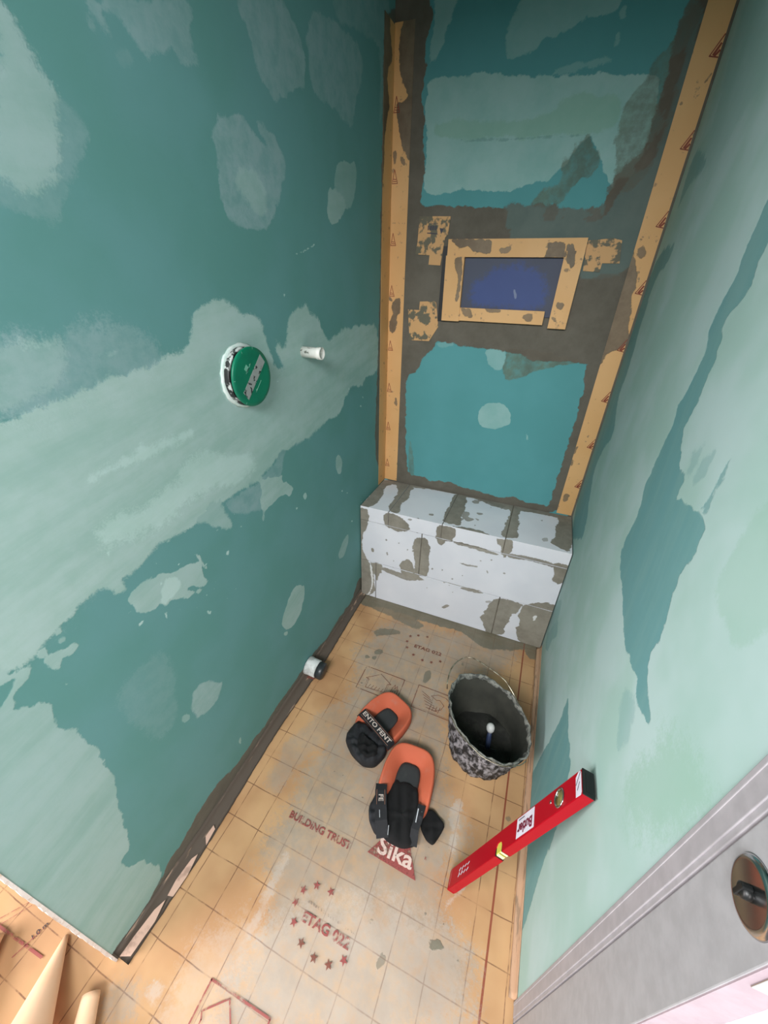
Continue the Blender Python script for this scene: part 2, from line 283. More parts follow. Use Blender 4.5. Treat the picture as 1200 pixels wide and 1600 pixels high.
  ('mud',5,0.92,7,[-101,-281,455,-243,939,-231,942,-322,747,-325,483,-352,223,-357,24,-382]),
  ('mud',3,0.9,4,[686,-1362,700,-1352,715,-1350,730,-1357,717,-1370,697,-1377]),
  ('mud',8,0.8,10,[11,-363,74,-335,270,-335,337,-326,324,-357,377,-383,344,-420,247,-401,131,-379]),
  ('mud',5,0.8,8,[169,-510,185,-481,266,-453,285,-474,230,-505,187,-538]),
  ('mud',3,0.85,5,[213,-602,241,-586,252,-608,234,-622,216,-618]),
  ('mud',3,0.85,4,[212,-645,231,-627,238,-643,226,-657]),
  ('mud',3,0.7,4,[181,-648,197,-636,203,-654,189,-660]),
  ('mud',4,0.8,7,[453,-675,450,-619,469,-599,484,-640,469,-680]),
  ('mud',8,0.9,10,[-46,-352,196,-265,352,-300,622,-315,814,-296,902,-272,895,-323,800,-350,717,-392,636,-393,600,-367,476,-340,320,-346]),
  ('mud',5,0.85,8,[832,-329,889,-312,888,-377,851,-380]),
  ('mud',3,0.7,3,[661,-1315,670,-1312,671,-1320,662,-1322]),
  ('mud',3,0.7,3,[759,-1367,769,-1362,769,-1369,761,-1371]),
  ('mud',3,0.6,4,[581,-1445,587,-1427,599,-1427,598,-1446,588,-1453]),
  ('mud',3,0.6,4,[525,-1394,547,-1373,536,-1396]),
  ('mud',3,0.5,3,[283,-1480,282,-1468,289,-1472]),
  ('mud',3,0.6,3,[418,-1588,426,-1580,428,-1587]),
  ('mud',3,0.7,3,[585,-513,595,-511,597,-533,588,-530]),
  ('mud',5,0.6,6,[833,-1021,854,-1006,849,-1025]),
  ('mud',1.5,0.75,1.5,[485,-806,484,-808,482,-807,483,-805]),
  ('mud',1.5,0.75,1.5,[1119,-826,1115,-831,1112,-829,1116,-823]),
  ('mud',1.5,0.75,1.5,[561,-1032,558,-1036,554,-1034,557,-1029]),
  ('mud',1.5,0.75,1.5,[476,-1085,474,-1087,471,-1086,473,-1083]),
  ('mud',1.5,0.75,1.5,[718,-1318,716,-1321,714,-1320,716,-1317]),
  ('mud',1.5,0.75,1.5,[487,-1158,486,-1160,484,-1159,485,-1157]),
  ('mud',1.5,0.75,1.5,[598,-1191,596,-1194,592,-1193,595,-1189]),
  ('mud',1.5,0.75,1.5,[577,-1081,574,-1084,571,-1083,573,-1079]),
  ('mud',1.5,0.75,1.5,[320,-1108,316,-1113,311,-1111,314,-1105]),
  ('mud',1.5,0.75,1.5,[789,-1187,787,-1189,786,-1188,787,-1187]),
  ('mud',1.5,0.75,1.5,[180,-1316,178,-1319,174,-1318,176,-1314]),
  ('mud',1.5,0.75,1.5,[600,-1392,598,-1393,597,-1393,598,-1391]),
  ('mud',1.5,0.75,1.5,[448,-1209,447,-1211,444,-1210,446,-1208]),
  ('mud',1.5,0.75,1.5,[481,-1055,478,-1060,474,-1058,476,-1053]),
  ('mud',1.5,0.75,1.5,[770,-1237,769,-1238,768,-1238,769,-1236]),
  ('mud',1.5,0.75,1.5,[405,-1143,401,-1148,396,-1146,399,-1141]),
  ('mud',1.5,0.75,1.5,[528,-1472,527,-1473,525,-1472,526,-1471]),
  ('mud',1.5,0.75,1.5,[638,-1183,634,-1187,630,-1185,633,-1180]),
  ('mud',1.5,0.75,1.5,[586,-1264,582,-1268,578,-1267,581,-1262]),
  ('mud',1.5,0.75,1.5,[542,-1064,539,-1068,535,-1066,538,-1062]),
  ('mud',1.5,0.75,1.5,[608,-1329,605,-1331,602,-1330,604,-1327]),
  ('mud',1.5,0.75,1.5,[503,-1273,499,-1277,495,-1275,498,-1271]),
  ('mud',1.5,0.75,1.5,[524,-929,519,-935,514,-932,518,-926]),
  ('mud',1.5,0.75,1.5,[288,-1112,285,-1116,280,-1114,282,-1110]),
  ('mud',1.5,0.75,1.5,[582,-1198,580,-1200,578,-1199,580,-1197]),
  ('mud',1.5,0.75,1.5,[640,-959,636,-964,631,-962,635,-956]),
  ('mud',1.5,0.75,1.5,[256,-1383,253,-1386,250,-1385,251,-1382]),
  ('mud',1.5,0.75,1.5,[474,-1232,473,-1234,471,-1233,472,-1231]),
  ('mud',1.5,0.75,1.5,[485,-1345,482,-1349,478,-1348,480,-1344]),
  ('mud',1.5,0.75,1.5,[586,-1322,585,-1323,583,-1323,585,-1321]),
  ('mud',1.5,0.75,1.5,[417,-810,415,-812,413,-811,414,-809]),
  ('mud',1.5,0.75,1.5,[177,-976,173,-981,167,-979,169,-972]),
  ('mud',1.5,0.75,1.5,[-22,-912,-23,-915,-26,-914,-26,-911]),
  ('mud',1.5,0.75,1.5,[354,-871,350,-877,344,-874,347,-866]),
  ('mud',1.5,0.75,1.5,[376,-716,374,-720,370,-718,372,-714]),
  ('mud',1.5,0.75,1.5,[76,-1002,74,-1005,69,-1004,71,-999]),
  ('mud',1.5,0.75,1.5,[230,-772,226,-779,219,-775,222,-767]),
  ('mud',1.5,0.75,1.5,[448,-738,443,-744,437,-741,441,-733]),
  ('mud',1.5,0.75,1.5,[206,-646,201,-655,191,-650,195,-639]),
  ('mud',1.5,0.75,1.5,[650,-653,646,-658,643,-655,646,-650]),
  ('mud',1.5,0.75,1.5,[-204,-812,-206,-818,-214,-815,-212,-808]),
  ('mud',1.5,0.75,1.5,[423,-696,417,-705,410,-700,414,-690]),
  ('mud',1.5,0.75,1.5,[403,-660,401,-664,397,-662,399,-657]),
  ('mud',1.5,0.75,1.5,[317,-741,315,-745,311,-743,313,-739]),
  ('mud',1.5,0.75,1.5,[348,-740,347,-742,345,-741,346,-738]),
  ('mud',1.5,0.75,1.5,[482,-775,478,-780,474,-777,477,-772]),
 ],
 'band_back': [
  ('mortar',3,0.95,4,[13,2111,29,2094,18,2052,19,1985,44,1934,53,1933,43,1917,7,1915,17,1874,33,1814,62,1769,79,1768,135,1865,111,2144,8,2158,-14,2124,0,2115]),
  ('mortar',3,0.9,4,[51,1362,28,1351,12,1335,22,1302,3,1261,16,1220,36,1235,42,1296,54,1297]),
  ('mortar',2,0.85,3,[-8,1360,8,1357,20,1341,4,1342]),
  ('mortar',2,0.8,3,[3,1797,18,1796,17,1762,6,1763]),
  ('mortar',2,0.8,3,[28,1783,46,1776,51,1757,35,1761]),
  ('mortar',2,0.8,3,[42,965,53,950,53,917,41,932]),
  ('mortar',3,0.9,4,[815,1535,858,1459,867,1412,862,1385,880,1336,882,1292,901,1259,882,1223,847,1213,825,1154,705,1143,609,1536]),
  ('mortar',2,0.8,3,[822,845,841,859,839,832,834,816]),
  ('mortar',2,0.8,3,[837,637,860,642,863,607,845,597]),
  ('mortar',2,0.7,3,[822,792,838,800,839,763]),
  ('mortar',2,0.7,3,[875,1875,890,1895,890,1889,883,1875]),
  ('mortar',2,0.7,3,[836,1841,842,1847,843,1837]),
  ('mortar',3,0.8,4,[837,1517,854,1521,870,1499,856,1486]),
  ('mortar',2,0.7,3,[836,1540,845,1542,845,1534]),
 ],
 'band_left': [
  ('mortar',4,0.95,5,[-130,2087,-49,2104,-36,2052,-20,2007,-60,1969,-52,1932,-34,1895,-58,1861,-76,1800,-80,1676,-138,1668]),
 ],
 'frame': [
  ('mortar',2,0.9,4,[236,1547,332,1545,387,1540,389,1504,362,1501,321,1511,303,1527,280,1514,262,1527]),
  ('mortar',2,0.9,4,[567,1535,626,1535,634,1489,588,1492,560,1488,576,1514]),
  ('mortar',2,0.95,3,[628,1529,652,1527,665,1483,659,1458,639,1476]),
  ('mortar',2,0.8,3,[414,1517,458,1523,456,1511,440,1498,423,1504]),
  ('mortar',2,0.85,3,[260,1491,295,1495,296,1425,293,1345,276,1352,287,1425,270,1453]),
  ('mortar',2,0.8,3,[301,1334,351,1325,351,1298,316,1301]),
  ('mortar',2,0.8,3,[392,1334,453,1333,452,1318,406,1320]),
  ('mortar',2,0.8,3,[535,1322,570,1320,564,1294,531,1303]),
  ('mortar',2,0.85,3,[638,1365,662,1360,661,1335,637,1344]),
  ('mortar',2,0.7,3,[631,1457,651,1464,648,1445]),
  ('mortar',2,0.7,3,[629,1312,647,1316,647,1298]),
 ],
 'blue': [
  ('blue',28,0.9,8,[332,1346,331,1412,385,1434,413,1462,457,1474,534,1466,583,1431,601,1384,596,1356,548,1329,434,1335]),
  ('chalk',2,0.3,2,[483,1398,492,1394,501,1367,493,1366]),
 ],
}
OUTLINES = {
 'tape_tl': [0.114,1.615,0.229,1.612,0.224,1.558,0.215,1.552,0.205,1.466,0.159,1.468,0.161,1.498,0.105,1.5,0.111,1.538],
 'tape_bl': [0.086,1.315,0.133,1.315,0.134,1.345,0.2,1.349,0.217,1.259,0.183,1.204,0.099,1.202],
 'tape_tr': [0.689,1.538,0.763,1.544,0.79,1.538,0.801,1.477,0.75,1.477,0.749,1.452,0.698,1.455],
}


# ------------------------------------------------------------------ helpers
def S2L(c):
    return tuple(((x/255.0)/12.92 if x/255.0 <= 0.04045 else ((x/255.0+0.055)/1.055)**2.4) for x in c) + (1,)

def new_mat(name):
    m = bpy.data.materials.new(name); m.use_nodes = True
    nt = m.node_tree; b = nt.nodes['Principled BSDF']
    return m, nt, b

def N(nt, typ, **kw):
    n = nt.nodes.new(typ)
    for k, v in kw.items():
        if k in ('op',): n.operation = v
        elif hasattr(n, k): setattr(n, k, v)
    return n
def link(nt, a, b): nt.links.new(a, b)
def noise(nt, scale, detail=3, rough=.6, vec=None, dist=0):
    n = N(nt, 'ShaderNodeTexNoise'); n.inputs['Scale'].default_value = scale
    n.inputs['Detail'].default_value = detail; n.inputs['Roughness'].default_value = rough
    n.inputs['Distortion'].default_value = dist
    if vec is None:
        g = N(nt, 'ShaderNodeNewGeometry'); vec = g.outputs['Position']
    link(nt, vec, n.inputs['Vector']); return n.outputs['Fac']
def objco(nt, scale=(1,1,1), rot=(0,0,0), world_space=True):
    if world_space:
        g = N(nt, 'ShaderNodeNewGeometry'); s = g.outputs['Position']
    else:
        g = N(nt, 'ShaderNodeTexCoord'); s = g.outputs['Object']
    if any(rot):
        pre = N(nt, 'ShaderNodeMapping'); pre.inputs['Rotation'].default_value = rot; link(nt, s, pre.inputs['Vector']); s = pre.outputs['Vector']
    mp = N(nt, 'ShaderNodeMapping'); mp.inputs['Scale'].default_value = scale
    link(nt, s, mp.inputs['Vector']); return mp.outputs['Vector']
def mth(nt, op, a, b=None, c=None, clamp=False):
    n = N(nt, 'ShaderNodeMath'); n.operation = op; n.use_clamp = clamp
    for i, x in enumerate((a, b, c)):
        if x is None: continue
        if isinstance(x, (int, float)): n.inputs[i].default_value = x
        else: link(nt, x, n.inputs[i])
    return n.outputs[0]
def rampf(nt, f, lo, hi, a=0.0, b=1.0):
    n = N(nt, 'ShaderNodeMapRange'); n.interpolation_type = 'SMOOTHSTEP'
    n.inputs['From Min'].default_value = lo; n.inputs['From Max'].default_value = hi
    n.inputs['To Min'].default_value = a; n.inputs['To Max'].default_value = b
    link(nt, f, n.inputs['Value']); return n.outputs[0]
def mixc(nt, f, a, b, mode='MIX'):
    n = N(nt, 'ShaderNodeMix'); n.data_type = 'RGBA'; n.blend_type = mode
    if isinstance(f, (int, float)): n.inputs[0].default_value = f
    else: link(nt, f, n.inputs[0])
    for i, x in ((6, a), (7, b)):
        if isinstance(x, tuple): n.inputs[i].default_value = x
        else: link(nt, x, n.inputs[i])
    return n.outputs[2]
def attr(nt, name):
    n = N(nt, 'ShaderNodeAttribute'); n.attribute_name = name; return n.outputs['Fac']
def bump(nt, h, dist, strength=1.0):
    n = N(nt, 'ShaderNodeBump'); n.inputs['Distance'].default_value = dist; n.inputs['Strength'].default_value = strength
    link(nt, h, n.inputs['Height']); return n.outputs['Normal']

def simple_mat(name, col, rough=.6, metal=0, col2=None, nscale=40, lo=.4, hi=.65, bmp=0, coat=0, stretch=None):
    m, nt, b = new_mat(name)
    c = S2L(col)
    vec = objco(nt, stretch) if stretch else None
    f = noise(nt, nscale, 4, .6, vec)
    if col2 is not None:
        link(nt, mixc(nt, rampf(nt, f, lo, hi), c, S2L(col2)), b.inputs['Base Color'])
    else:
        c2 = tuple(x*.86 for x in c[:3]) + (1,)
        link(nt, mixc(nt, rampf(nt, f, .3, .7), c, c2), b.inputs['Base Color'])
    b.inputs['Roughness'].default_value = rough; b.inputs['Metallic'].default_value = metal
    if coat: b.inputs['Coat Weight'].default_value = coat
    if bmp: link(nt, bump(nt, f, bmp), b.inputs['Normal'])
    return m

# layered painted material: base colour + ordered layers driven by distance-field attributes
def layered_mat(name, base, base2, layers, rough=.8, streak=(6, 1.2, 22), streak_rot=(0, 0, 0), fine=260, relief=.0006, extra=None):
    """layers: list of (layer name, colour, colour2, height)"""
    m, nt, b = new_mat(name)
    fn = noise(nt, fine, 3, .65)
    fn2 = noise(nt, fine*.3, 2, .5)
    nz = mth(nt, 'SUBTRACT', mth(nt, 'ADD', fn, mth(nt, 'MULTIPLY', fn2, .8)), .9)
    sv = objco(nt, streak, streak_rot)
    st = noise(nt, 3.0, 5, .6, sv)
    big = noise(nt, 5.0, 3, .5)
    col = mixc(nt, rampf(nt, big, .35, .65), S2L(base), S2L(base2))
    if extra: col = extra(nt, col)
    h = None
    mot = noise(nt, 28, 5, .65)
    for lay, c1, c2, hh in layers:
        v = attr(nt, 'v_'+lay); o = attr(nt, 'o_'+lay)
        vv = mth(nt, 'ADD', v, mth(nt, 'MULTIPLY', nz, 1.7))
        a = mth(nt, 'MULTIPLY', rampf(nt, vv, -.5, .5), o)
        if lay in ('haze', 'thin', 'dust', 'pale'):
            a = mth(nt, 'MULTIPLY', a, rampf(nt, mot, .3, .62, .5, 1.0))
        if lay in ('skim', 'bright', 'board', 'tint'): a = mth(nt, 'MULTIPLY', a, rampf(nt, st, .3, .6, .84, 1.0))
        mixf = mth(nt, 'ADD', mth(nt, 'MULTIPLY', st, .65), mth(nt, 'MULTIPLY', mot, .35))
        lc = mixc(nt, rampf(nt, mixf, .32, .68), S2L(c1), S2L(c2))
        col = mixc(nt, a, col, lc)
        ah = mth(nt, 'MULTIPLY', a, hh)
        h = ah if h is None else mth(nt, 'ADD', h, ah)
    link(nt, col, b.inputs['Base Color'])
    b.inputs['Roughness'].default_value = rough
    h = mth(nt, 'ADD', h, mth(nt, 'MULTIPLY', st, .35)) if h is not None else st
    h = mth(nt, 'ADD', h, mth(nt, 'MULTIPLY', fn2, .10))
    link(nt, bump(nt, h, relief, .8), b.inputs['Normal'])
    return m

def fbm(u, v, freq, seed, octs=3):
    out = np.zeros_like(u); amp = 1.0
    for k in range(octs):
        r = np.random.default_rng(seed*17+k); G = r.random((64, 64))
        x = u*freq + 13.7*k; y = v*freq + 5.1*k
        xi = np.floor(x).astype(int); yi = np.floor(y).astype(int)
        fx = x-xi; fy = y-yi; fx = fx*fx*(3-2*fx); fy = fy*fy*(3-2*fy)
        a = G[xi % 64, yi % 64]; bb = G[(xi+1) % 64, yi % 64]; c = G[xi % 64, (yi+1) % 64]; d = G[(xi+1) % 64, (yi+1) % 64]
        out += amp*((a*(1-fx)+bb*fx)*(1-fy)+(c*(1-fx)+d*fx)*fy - .5)
        amp *= .55; freq *= 2.1
    return out

def sdf(P, poly):
    n = len(poly); best = np.full(len(P), 1e9); inside = np.zeros(len(P), bool)
    for i in range(n):
        a = poly[i]; b = poly[(i+1) % n]; e = b-a; w = P-a
        t = np.clip((w@e)/max(e@e, 1e-12), 0, 1)
        d = w-np.outer(t, e); best = np.minimum(best, (d*d).sum(1))
        c1 = (a[1] <= P[:, 1]) != (b[1] <= P[:, 1])
        with np.errstate(divide='ignore', invalid='ignore'):
            xx = a[0]+(P[:, 1]-a[1])/(b[1]-a[1])*e[0]
        inside ^= c1 & (P[:, 0] < xx)
    s = np.sqrt(best); return np.where(inside, s, -s)

def paint(me, P, patches, names):
    """write v_<layer>, o_<layer> point attributes; P = Nx2 surface coordinates in metres"""
    V = {k: np.full(len(P), -4.0) for k in names}; O = {k: np.zeros(len(P)) for k in names}
    for idx, (lay, soft, op, jag, q) in enumerate(patches):
        if lay not in V: continue
        poly = np.array(q, float).reshape(-1, 2)/1000.0
        for _ in range(2 if len(poly) > 4 else 1):      # corner cutting: trowelled edges are rounded before they are torn
            nx = np.roll(poly, -1, 0); poly = np.stack([poly*.8+nx*.2, poly*.2+nx*.8], 1).reshape(-1, 2)
        soft *= .001; jag *= .001
        mg = 4*soft+2*jag+.01
        lo = poly.min(0)-mg; hi = poly.max(0)+mg
        ids = np.nonzero((P[:, 0] > lo[0]) & (P[:, 0] < hi[0]) & (P[:, 1] > lo[1]) & (P[:, 1] < hi[1]))[0]
        if not len(ids): continue
        Q = P[ids]
        s = sdf(Q, poly) + jag*1.5*fbm(Q[:, 0]+3, Q[:, 1]+7, 0.25/max(jag, .002), idx+1, 5) + min(jag, .004)*.9*fbm(Q[:, 0]+1, Q[:, 1]+4, 95, idx+9, 2) 
        v = np.clip(s/soft, -4, 4)
        cur = V[lay][ids]; win = v > cur
        V[lay][ids] = np.where(win, v, cur)
        # blend opacity softly: a stronger neighbour wins only where it is really present
        O[lay][ids] = np.where(win & (v > -1.5), op, np.where(win & (O[lay][ids] == 0), op, O[lay][ids]))
    for k in names:
        for pre, D in (('v_', V), ('o_', O)):
            at = me.attributes.new(pre+k, 'FLOAT', 'POINT'); at.data.foreach_set('value', D[k].astype(np.float32))

def mesh_obj(name, verts, faces, mat=None, parent=None, smooth=False):
    me = bpy.data.meshes.new(name); me.from_pydata([tuple(v) for v in verts], [], faces); me.update()
    if smooth: me.polygons.foreach_set('use_smooth', [True]*len(me.polygons))
    o = bpy.data.objects.new(name, me); COL.objects.link(o)
    if mat: me.materials.append(mat)
    if parent: o.parent = parent
    return o

def grid(o, e1, L1, e2, L2, step, base=0):
    n1 = max(1, int(round(L1/step))); n2 = max(1, int(round(L2/step)))
    o, e1, e2 = (np.array(x, float) for x in (o, e1, e2))
    a = np.linspace(0, L1, n1+1); b = np.linspace(0, L2, n2+1)
    A, B = np.meshgrid(a, b, indexing='ij')
    V = o + A.reshape(-1, 1)*e1 + B.reshape(-1, 1)*e2
    i, j = np.meshgrid(np.arange(n1), np.arange(n2), indexing='ij')
    k = (i*(n2+1)+j).reshape(-1)+base
    F = np.stack([k, k+n2+1, k+n2+2, k+1], 1)
    return V, F

BOXF = [(0, 1, 3, 2), (4, 6, 7, 5), (0, 4, 5, 1), (2, 3, 7, 6), (0, 2, 6, 4), (1, 5, 7, 3)]
def boxv(lo, hi):
    return np.array([(x, y, z) for x in (lo[0], hi[0]) for y in (lo[1], hi[1]) for z in (lo[2], hi[2])], float)

def painted_wall(name, face, lo, hi, step, patches, names, mat, parent=None, back=.0004, disp=None):
    """a solid slab lo..hi whose visible face ('+x','-x','+y','-y','+z') is a fine grid carrying the layers"""
    sgn = 1 if face[0] == '+' else -1; ax = 'xyz'.index(face[1])
    val = hi[ax] if sgn > 0 else lo[ax]
    others = [i for i in range(3) if i != ax]
    o = [0, 0, 0]; o[ax] = val
    e = [[0, 0, 0], [0, 0, 0]]
    for k, i in enumerate(others): o[i] = lo[i]; e[k][i] = 1
    L = [hi[i]-lo[i] for i in others]
    V, F = grid(o, e[0], L[0], e[1], L[1], step)
    nrm = np.cross(e[0], e[1])[ax]
    if nrm*sgn < 0: F = F[:, ::-1]
    bl, bh = list(lo), list(hi)
    if sgn > 0: bh[ax] -= back
    else: bl[ax] += back
    bv = boxv(bl, bh)
    # drop box verts' face that faces the grid: keep it closed, it sits just behind
    n0 = len(V); AV = np.vstack([V, bv]); faces = F.tolist() + [tuple(i+n0 for i in f) for f in BOXF]
    P = AV[:, others].copy()
    if disp is not None:
        d = disp(V); AV[:n0, ax] += sgn*d
    me_o = mesh_obj(name, AV, faces, mat, parent)
    paint(me_o.data, P, patches, names)
    return me_o

def struct(o): o['kind'] = 'structure'; return o
def tag(o, label, cat, group=None):
    o['label'] = label; o['category'] = cat
    if group: o['group'] = group
    return o
def thing(name, loc, label, cat, rot=(0, 0, 0), group=None):
    o = bpy.data.objects.new(name, None); COL.objects.link(o); o.location = loc; o.rotation_euler = rot
    o.empty_display_size = .05
    return tag(o, label, cat, group)

def bm_obj(name, bm, mat, parent=None, smooth=False):
    me = bpy.data.meshes.new(name); bm.normal_update(); bm.to_mesh(me); bm.free()
    if smooth: me.polygons.foreach_set('use_smooth', [True]*len(me.polygons))
    o = bpy.data.objects.new(name, me); COL.objects.link(o); me.materials.append(mat)
    if parent: o.parent = parent
    return o
def box_obj(name, lo, hi, mat, parent=None, bev=0, rot=None):
    bm = bmesh.new(); vs = [bm.verts.new(v) for v in boxv(lo, hi)]
    for f in BOXF: bm.faces.new([vs[i] for i in f])
    bmesh.ops.recalc_face_normals(bm, faces=bm.faces)
    if bev: bmesh.ops.bevel(bm, geom=list(bm.edges), offset=bev, segments=2, affect='EDGES', profile=.6)
    if rot is not None: bm.transform(rot)
    return bm_obj(name, bm, mat, parent)

def tube(name, pts, r, mat, parent=None, seg=8, closed=False, smooth=True, caps=True):
    pts = [Vector(p) for p in pts]; n = len(pts); verts = []; faces = []
    up = Vector((0, 0, 1)); prev = None
    for i, p in enumerate(pts):
        t = (pts[min(i+1, n-1)]-pts[max(i-1, 0)]).normalized()
        if prev is None:
            a = t.cross(up); a = a if a.length > 1e-3 else t.cross(Vector((1, 0, 0)))
        else: a = prev-t*prev.dot(t)
        a.normalize(); prev = a; b = t.cross(a)
        rr = r[i] if isinstance(r, (list, tuple)) else r
        for k in range(seg):
            q = 2*PI*k/seg; verts.append(p+a*math.cos(q)*rr+b*math.sin(q)*rr)
    for i in range(n-1):
        for k in range(seg):
            k2 = (k+1) % seg; faces.append((i*seg+k, i*seg+k2, (i+1)*seg+k2, (i+1)*seg+k))
    if caps:
        faces.append(tuple(range(seg-1, -1, -1))); faces.append(tuple((n-1)*seg+k for k in range(seg)))
    return mesh_obj(name, verts, faces, mat, parent, smooth)

def lathe(name, prof, mat, parent=None, seg=40, mtx=None, closed=False, wob=None, smooth=True):
    """prof: list of (r, h) about local z"""
    verts = []; faces = []
    for i, (r, h) in enumerate(prof):
        for k in range(seg):
            a = 2*PI*k/seg; v = Vector((r*math.cos(a), r*math.sin(a), h))
            if wob: v = wob(v, i, a)
            verts.append(mtx @ v if mtx else v)
    m = len(prof)
    for i in range(m-1 if not closed else m):
        j = (i+1) % m
        for k in range(seg):
            k2 = (k+1) % seg; faces.append((i*seg+k, i*seg+k2, j*seg+k2, j*seg+k))
    if not closed:
        faces.append(tuple(range(seg-1, -1, -1))); faces.append(tuple((m-1)*seg+k for k in range(seg)))
    return mesh_obj(name, verts, faces, mat, parent, smooth)

def text_mesh(txt, size, depth=.0002, bold=0.0):
    cu = bpy.data.curves.new('lettering', 'FONT'); cu.body = txt; cu.size = size; cu.extrude = depth
    cu.align_x = 'CENTER'; cu.align_y = 'CENTER'; cu.offset = bold; cu.resolution_u = 3
    ob = bpy.data.objects.new('lettering', cu); COL.objects.link(ob)
    bpy.context.view_layer.update()
    me = bpy.data.meshes.new_from_object(ob.evaluated_get(bpy.context.evaluated_depsgraph_get()))
    bpy.data.objects.remove(ob); bpy.data.curves.remove(cu)
    return me
def text_obj(name, txt, size, mtx, mat, parent=None, width=None, bold=0.0, depth=.0002):
    """lettering laid in the plane of mtx (x reading direction, y up of the letters)"""
    me = text_mesh(txt, size, depth, bold)
    xs = [v.co.x for v in me.vertices]; w = max(xs)-min(xs)
    if width: me.transform(Matrix.Diagonal((width/w, 1, 1, 1)))
    me.transform(mtx)
    me.materials.clear(); me.materials.append(mat)
    o = bpy.data.objects.new(name, me); COL.objects.link(o)
    if parent: o.parent = parent
    return o
def frame_mtx(o, x, y):
    x = Vector(x).normalized(); z = x.cross(Vector(y)).normalized(); y = z.cross(x)
    return Matrix(((x.x, y.x, z.x, o[0]), (x.y, y.y, z.y, o[1]), (x.z, y.z, z.z, o[2]), (0, 0, 0, 1)))

def plate(name, pts2, z, mat, parent=None, th=.0004, mtx=None):
    """flat polygon (local xy) with a small thickness"""
    n = len(pts2); V = [(x, y, z) for x, y in pts2]+[(x, y, z-th) for x, y in pts2]
    F = [tuple(range(n)), tuple(range(2*n-1, n-1, -1))]+[(i, i+n, (i+1) % n+n, (i+1) % n) for i in range(n)]
    if mtx: V = [mtx @ Vector(v) for v in V]
    area = sum(pts2[i][0]*pts2[(i+1) % n][1]-pts2[(i+1) % n][0]*pts2[i][1] for i in range(n))
    if area < 0: F = [f[::-1] for f in F]
    return mesh_obj(name, V, F, mat, parent)

def lines_obj(name, segs, w, mat, parent=None, z=.0006, mtx=None):
    """thin printed strokes: list of (x0,y0,x1,y1[,w])"""
    V = []; F = []
    for s in segs:
        x0, y0, x1, y1 = s[:4]; ww = (s[4] if len(s) > 4 else w)/2
        d = Vector((x1-x0, y1-y0)); 
        if d.length < 1e-6: continue
        d.normalize(); p = Vector((-d.y, d.x))*ww; e = d*ww*.6
        n = len(V)
        V += [(x0-e.x+p.x, y0-e.y+p.y, z), (x0-e.x-p.x, y0-e.y-p.y, z), (x1+e.x-p.x, y1+e.y-p.y, z), (x1+e.x+p.x, y1+e.y+p.y, z)]
        F.append((n, n+1, n+2, n+3))
    if mtx: V = [mtx @ Vector(v) for v in V]
    return mesh_obj(name, V, F, mat, parent)

# ------------------------------------------------------------------ colours and materials
SKIM, SKIM2 = (156, 188, 178), (172, 198, 194)
MORT, MORT2 = (92, 86, 76), (110, 104, 92)
W_LAYERS = ('haze', 'skim', 'bright', 'mortar')
mat_left = layered_mat('green_board_left', (92, 146, 141), (98, 150, 149),
    [('haze', (128, 164, 163), (138, 170, 172), .25), ('skim', SKIM, SKIM2, .6), ('bright', (184, 214, 206), (192, 218, 214), .3), ('mortar', MORT, MORT2, 1.6)],
    streak=(1, .8, 5), streak_rot=(math.radians(-9), 0, 0))
mat_right = layered_mat('skimmed_board_right', (158, 190, 182), (174, 199, 197),
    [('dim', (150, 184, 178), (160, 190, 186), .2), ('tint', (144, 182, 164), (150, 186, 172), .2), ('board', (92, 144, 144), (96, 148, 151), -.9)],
    streak=(1, 5, .7), streak_rot=(math.radians(14), 0, 0))
mat_back = layered_mat('blue_green_board_back', (80, 146, 148), (84, 150, 153),
    [('haze', (120, 145, 140), (125, 150, 145), .2), ('skim', (146, 186, 178), (158, 192, 188), .6), ('tint', (126, 170, 152), (134, 176, 162), .2), ('board', (100, 140, 136), (104, 144, 140), 0),
     ('thin', (108, 124, 104), (84, 90, 74), .9), ('mortar', (88, 80, 68), (104, 96, 84), 1.6)], streak=(3, 1, 3))
mat_block = layered_mat('aerated_concrete', (222, 223, 228), (214, 216, 222),
    [('mortar', (112, 106, 92), (150, 144, 130), 1.4), ('chalk', (232, 232, 230), (220, 220, 218), .6)], streak=(1, 1, 1), rough=.95, relief=.0012)
mat_block_top = mat_block
mat_tape = layered_mat('orange_sealing_tape', (212, 164, 106), (218, 172, 116),
    [('mortar', (82, 72, 58), (120, 108, 90), 1.4), ('blue', (92, 108, 168), (86, 104, 170), 0), ('chalk', (190, 200, 210), (180, 190, 200), 0)], streak=(2, 2, 2), rough=.6, extra=lambda nt, col: mixc(nt, rampf(nt, noise(nt, 34, 5, .7), .60, .68, 0, .75), col, S2L((128, 108, 84))))
mat_blue = layered_mat('blue_niche_back', (66, 72, 90), (62, 68, 86),
    [('mortar', (92, 82, 66), (112, 100, 82), 1), ('blue', (56, 76, 132), (52, 72, 128), .2), ('chalk', (190, 200, 210), (180, 190, 200), 0)], streak=(2, 2, 2), rough=.6)

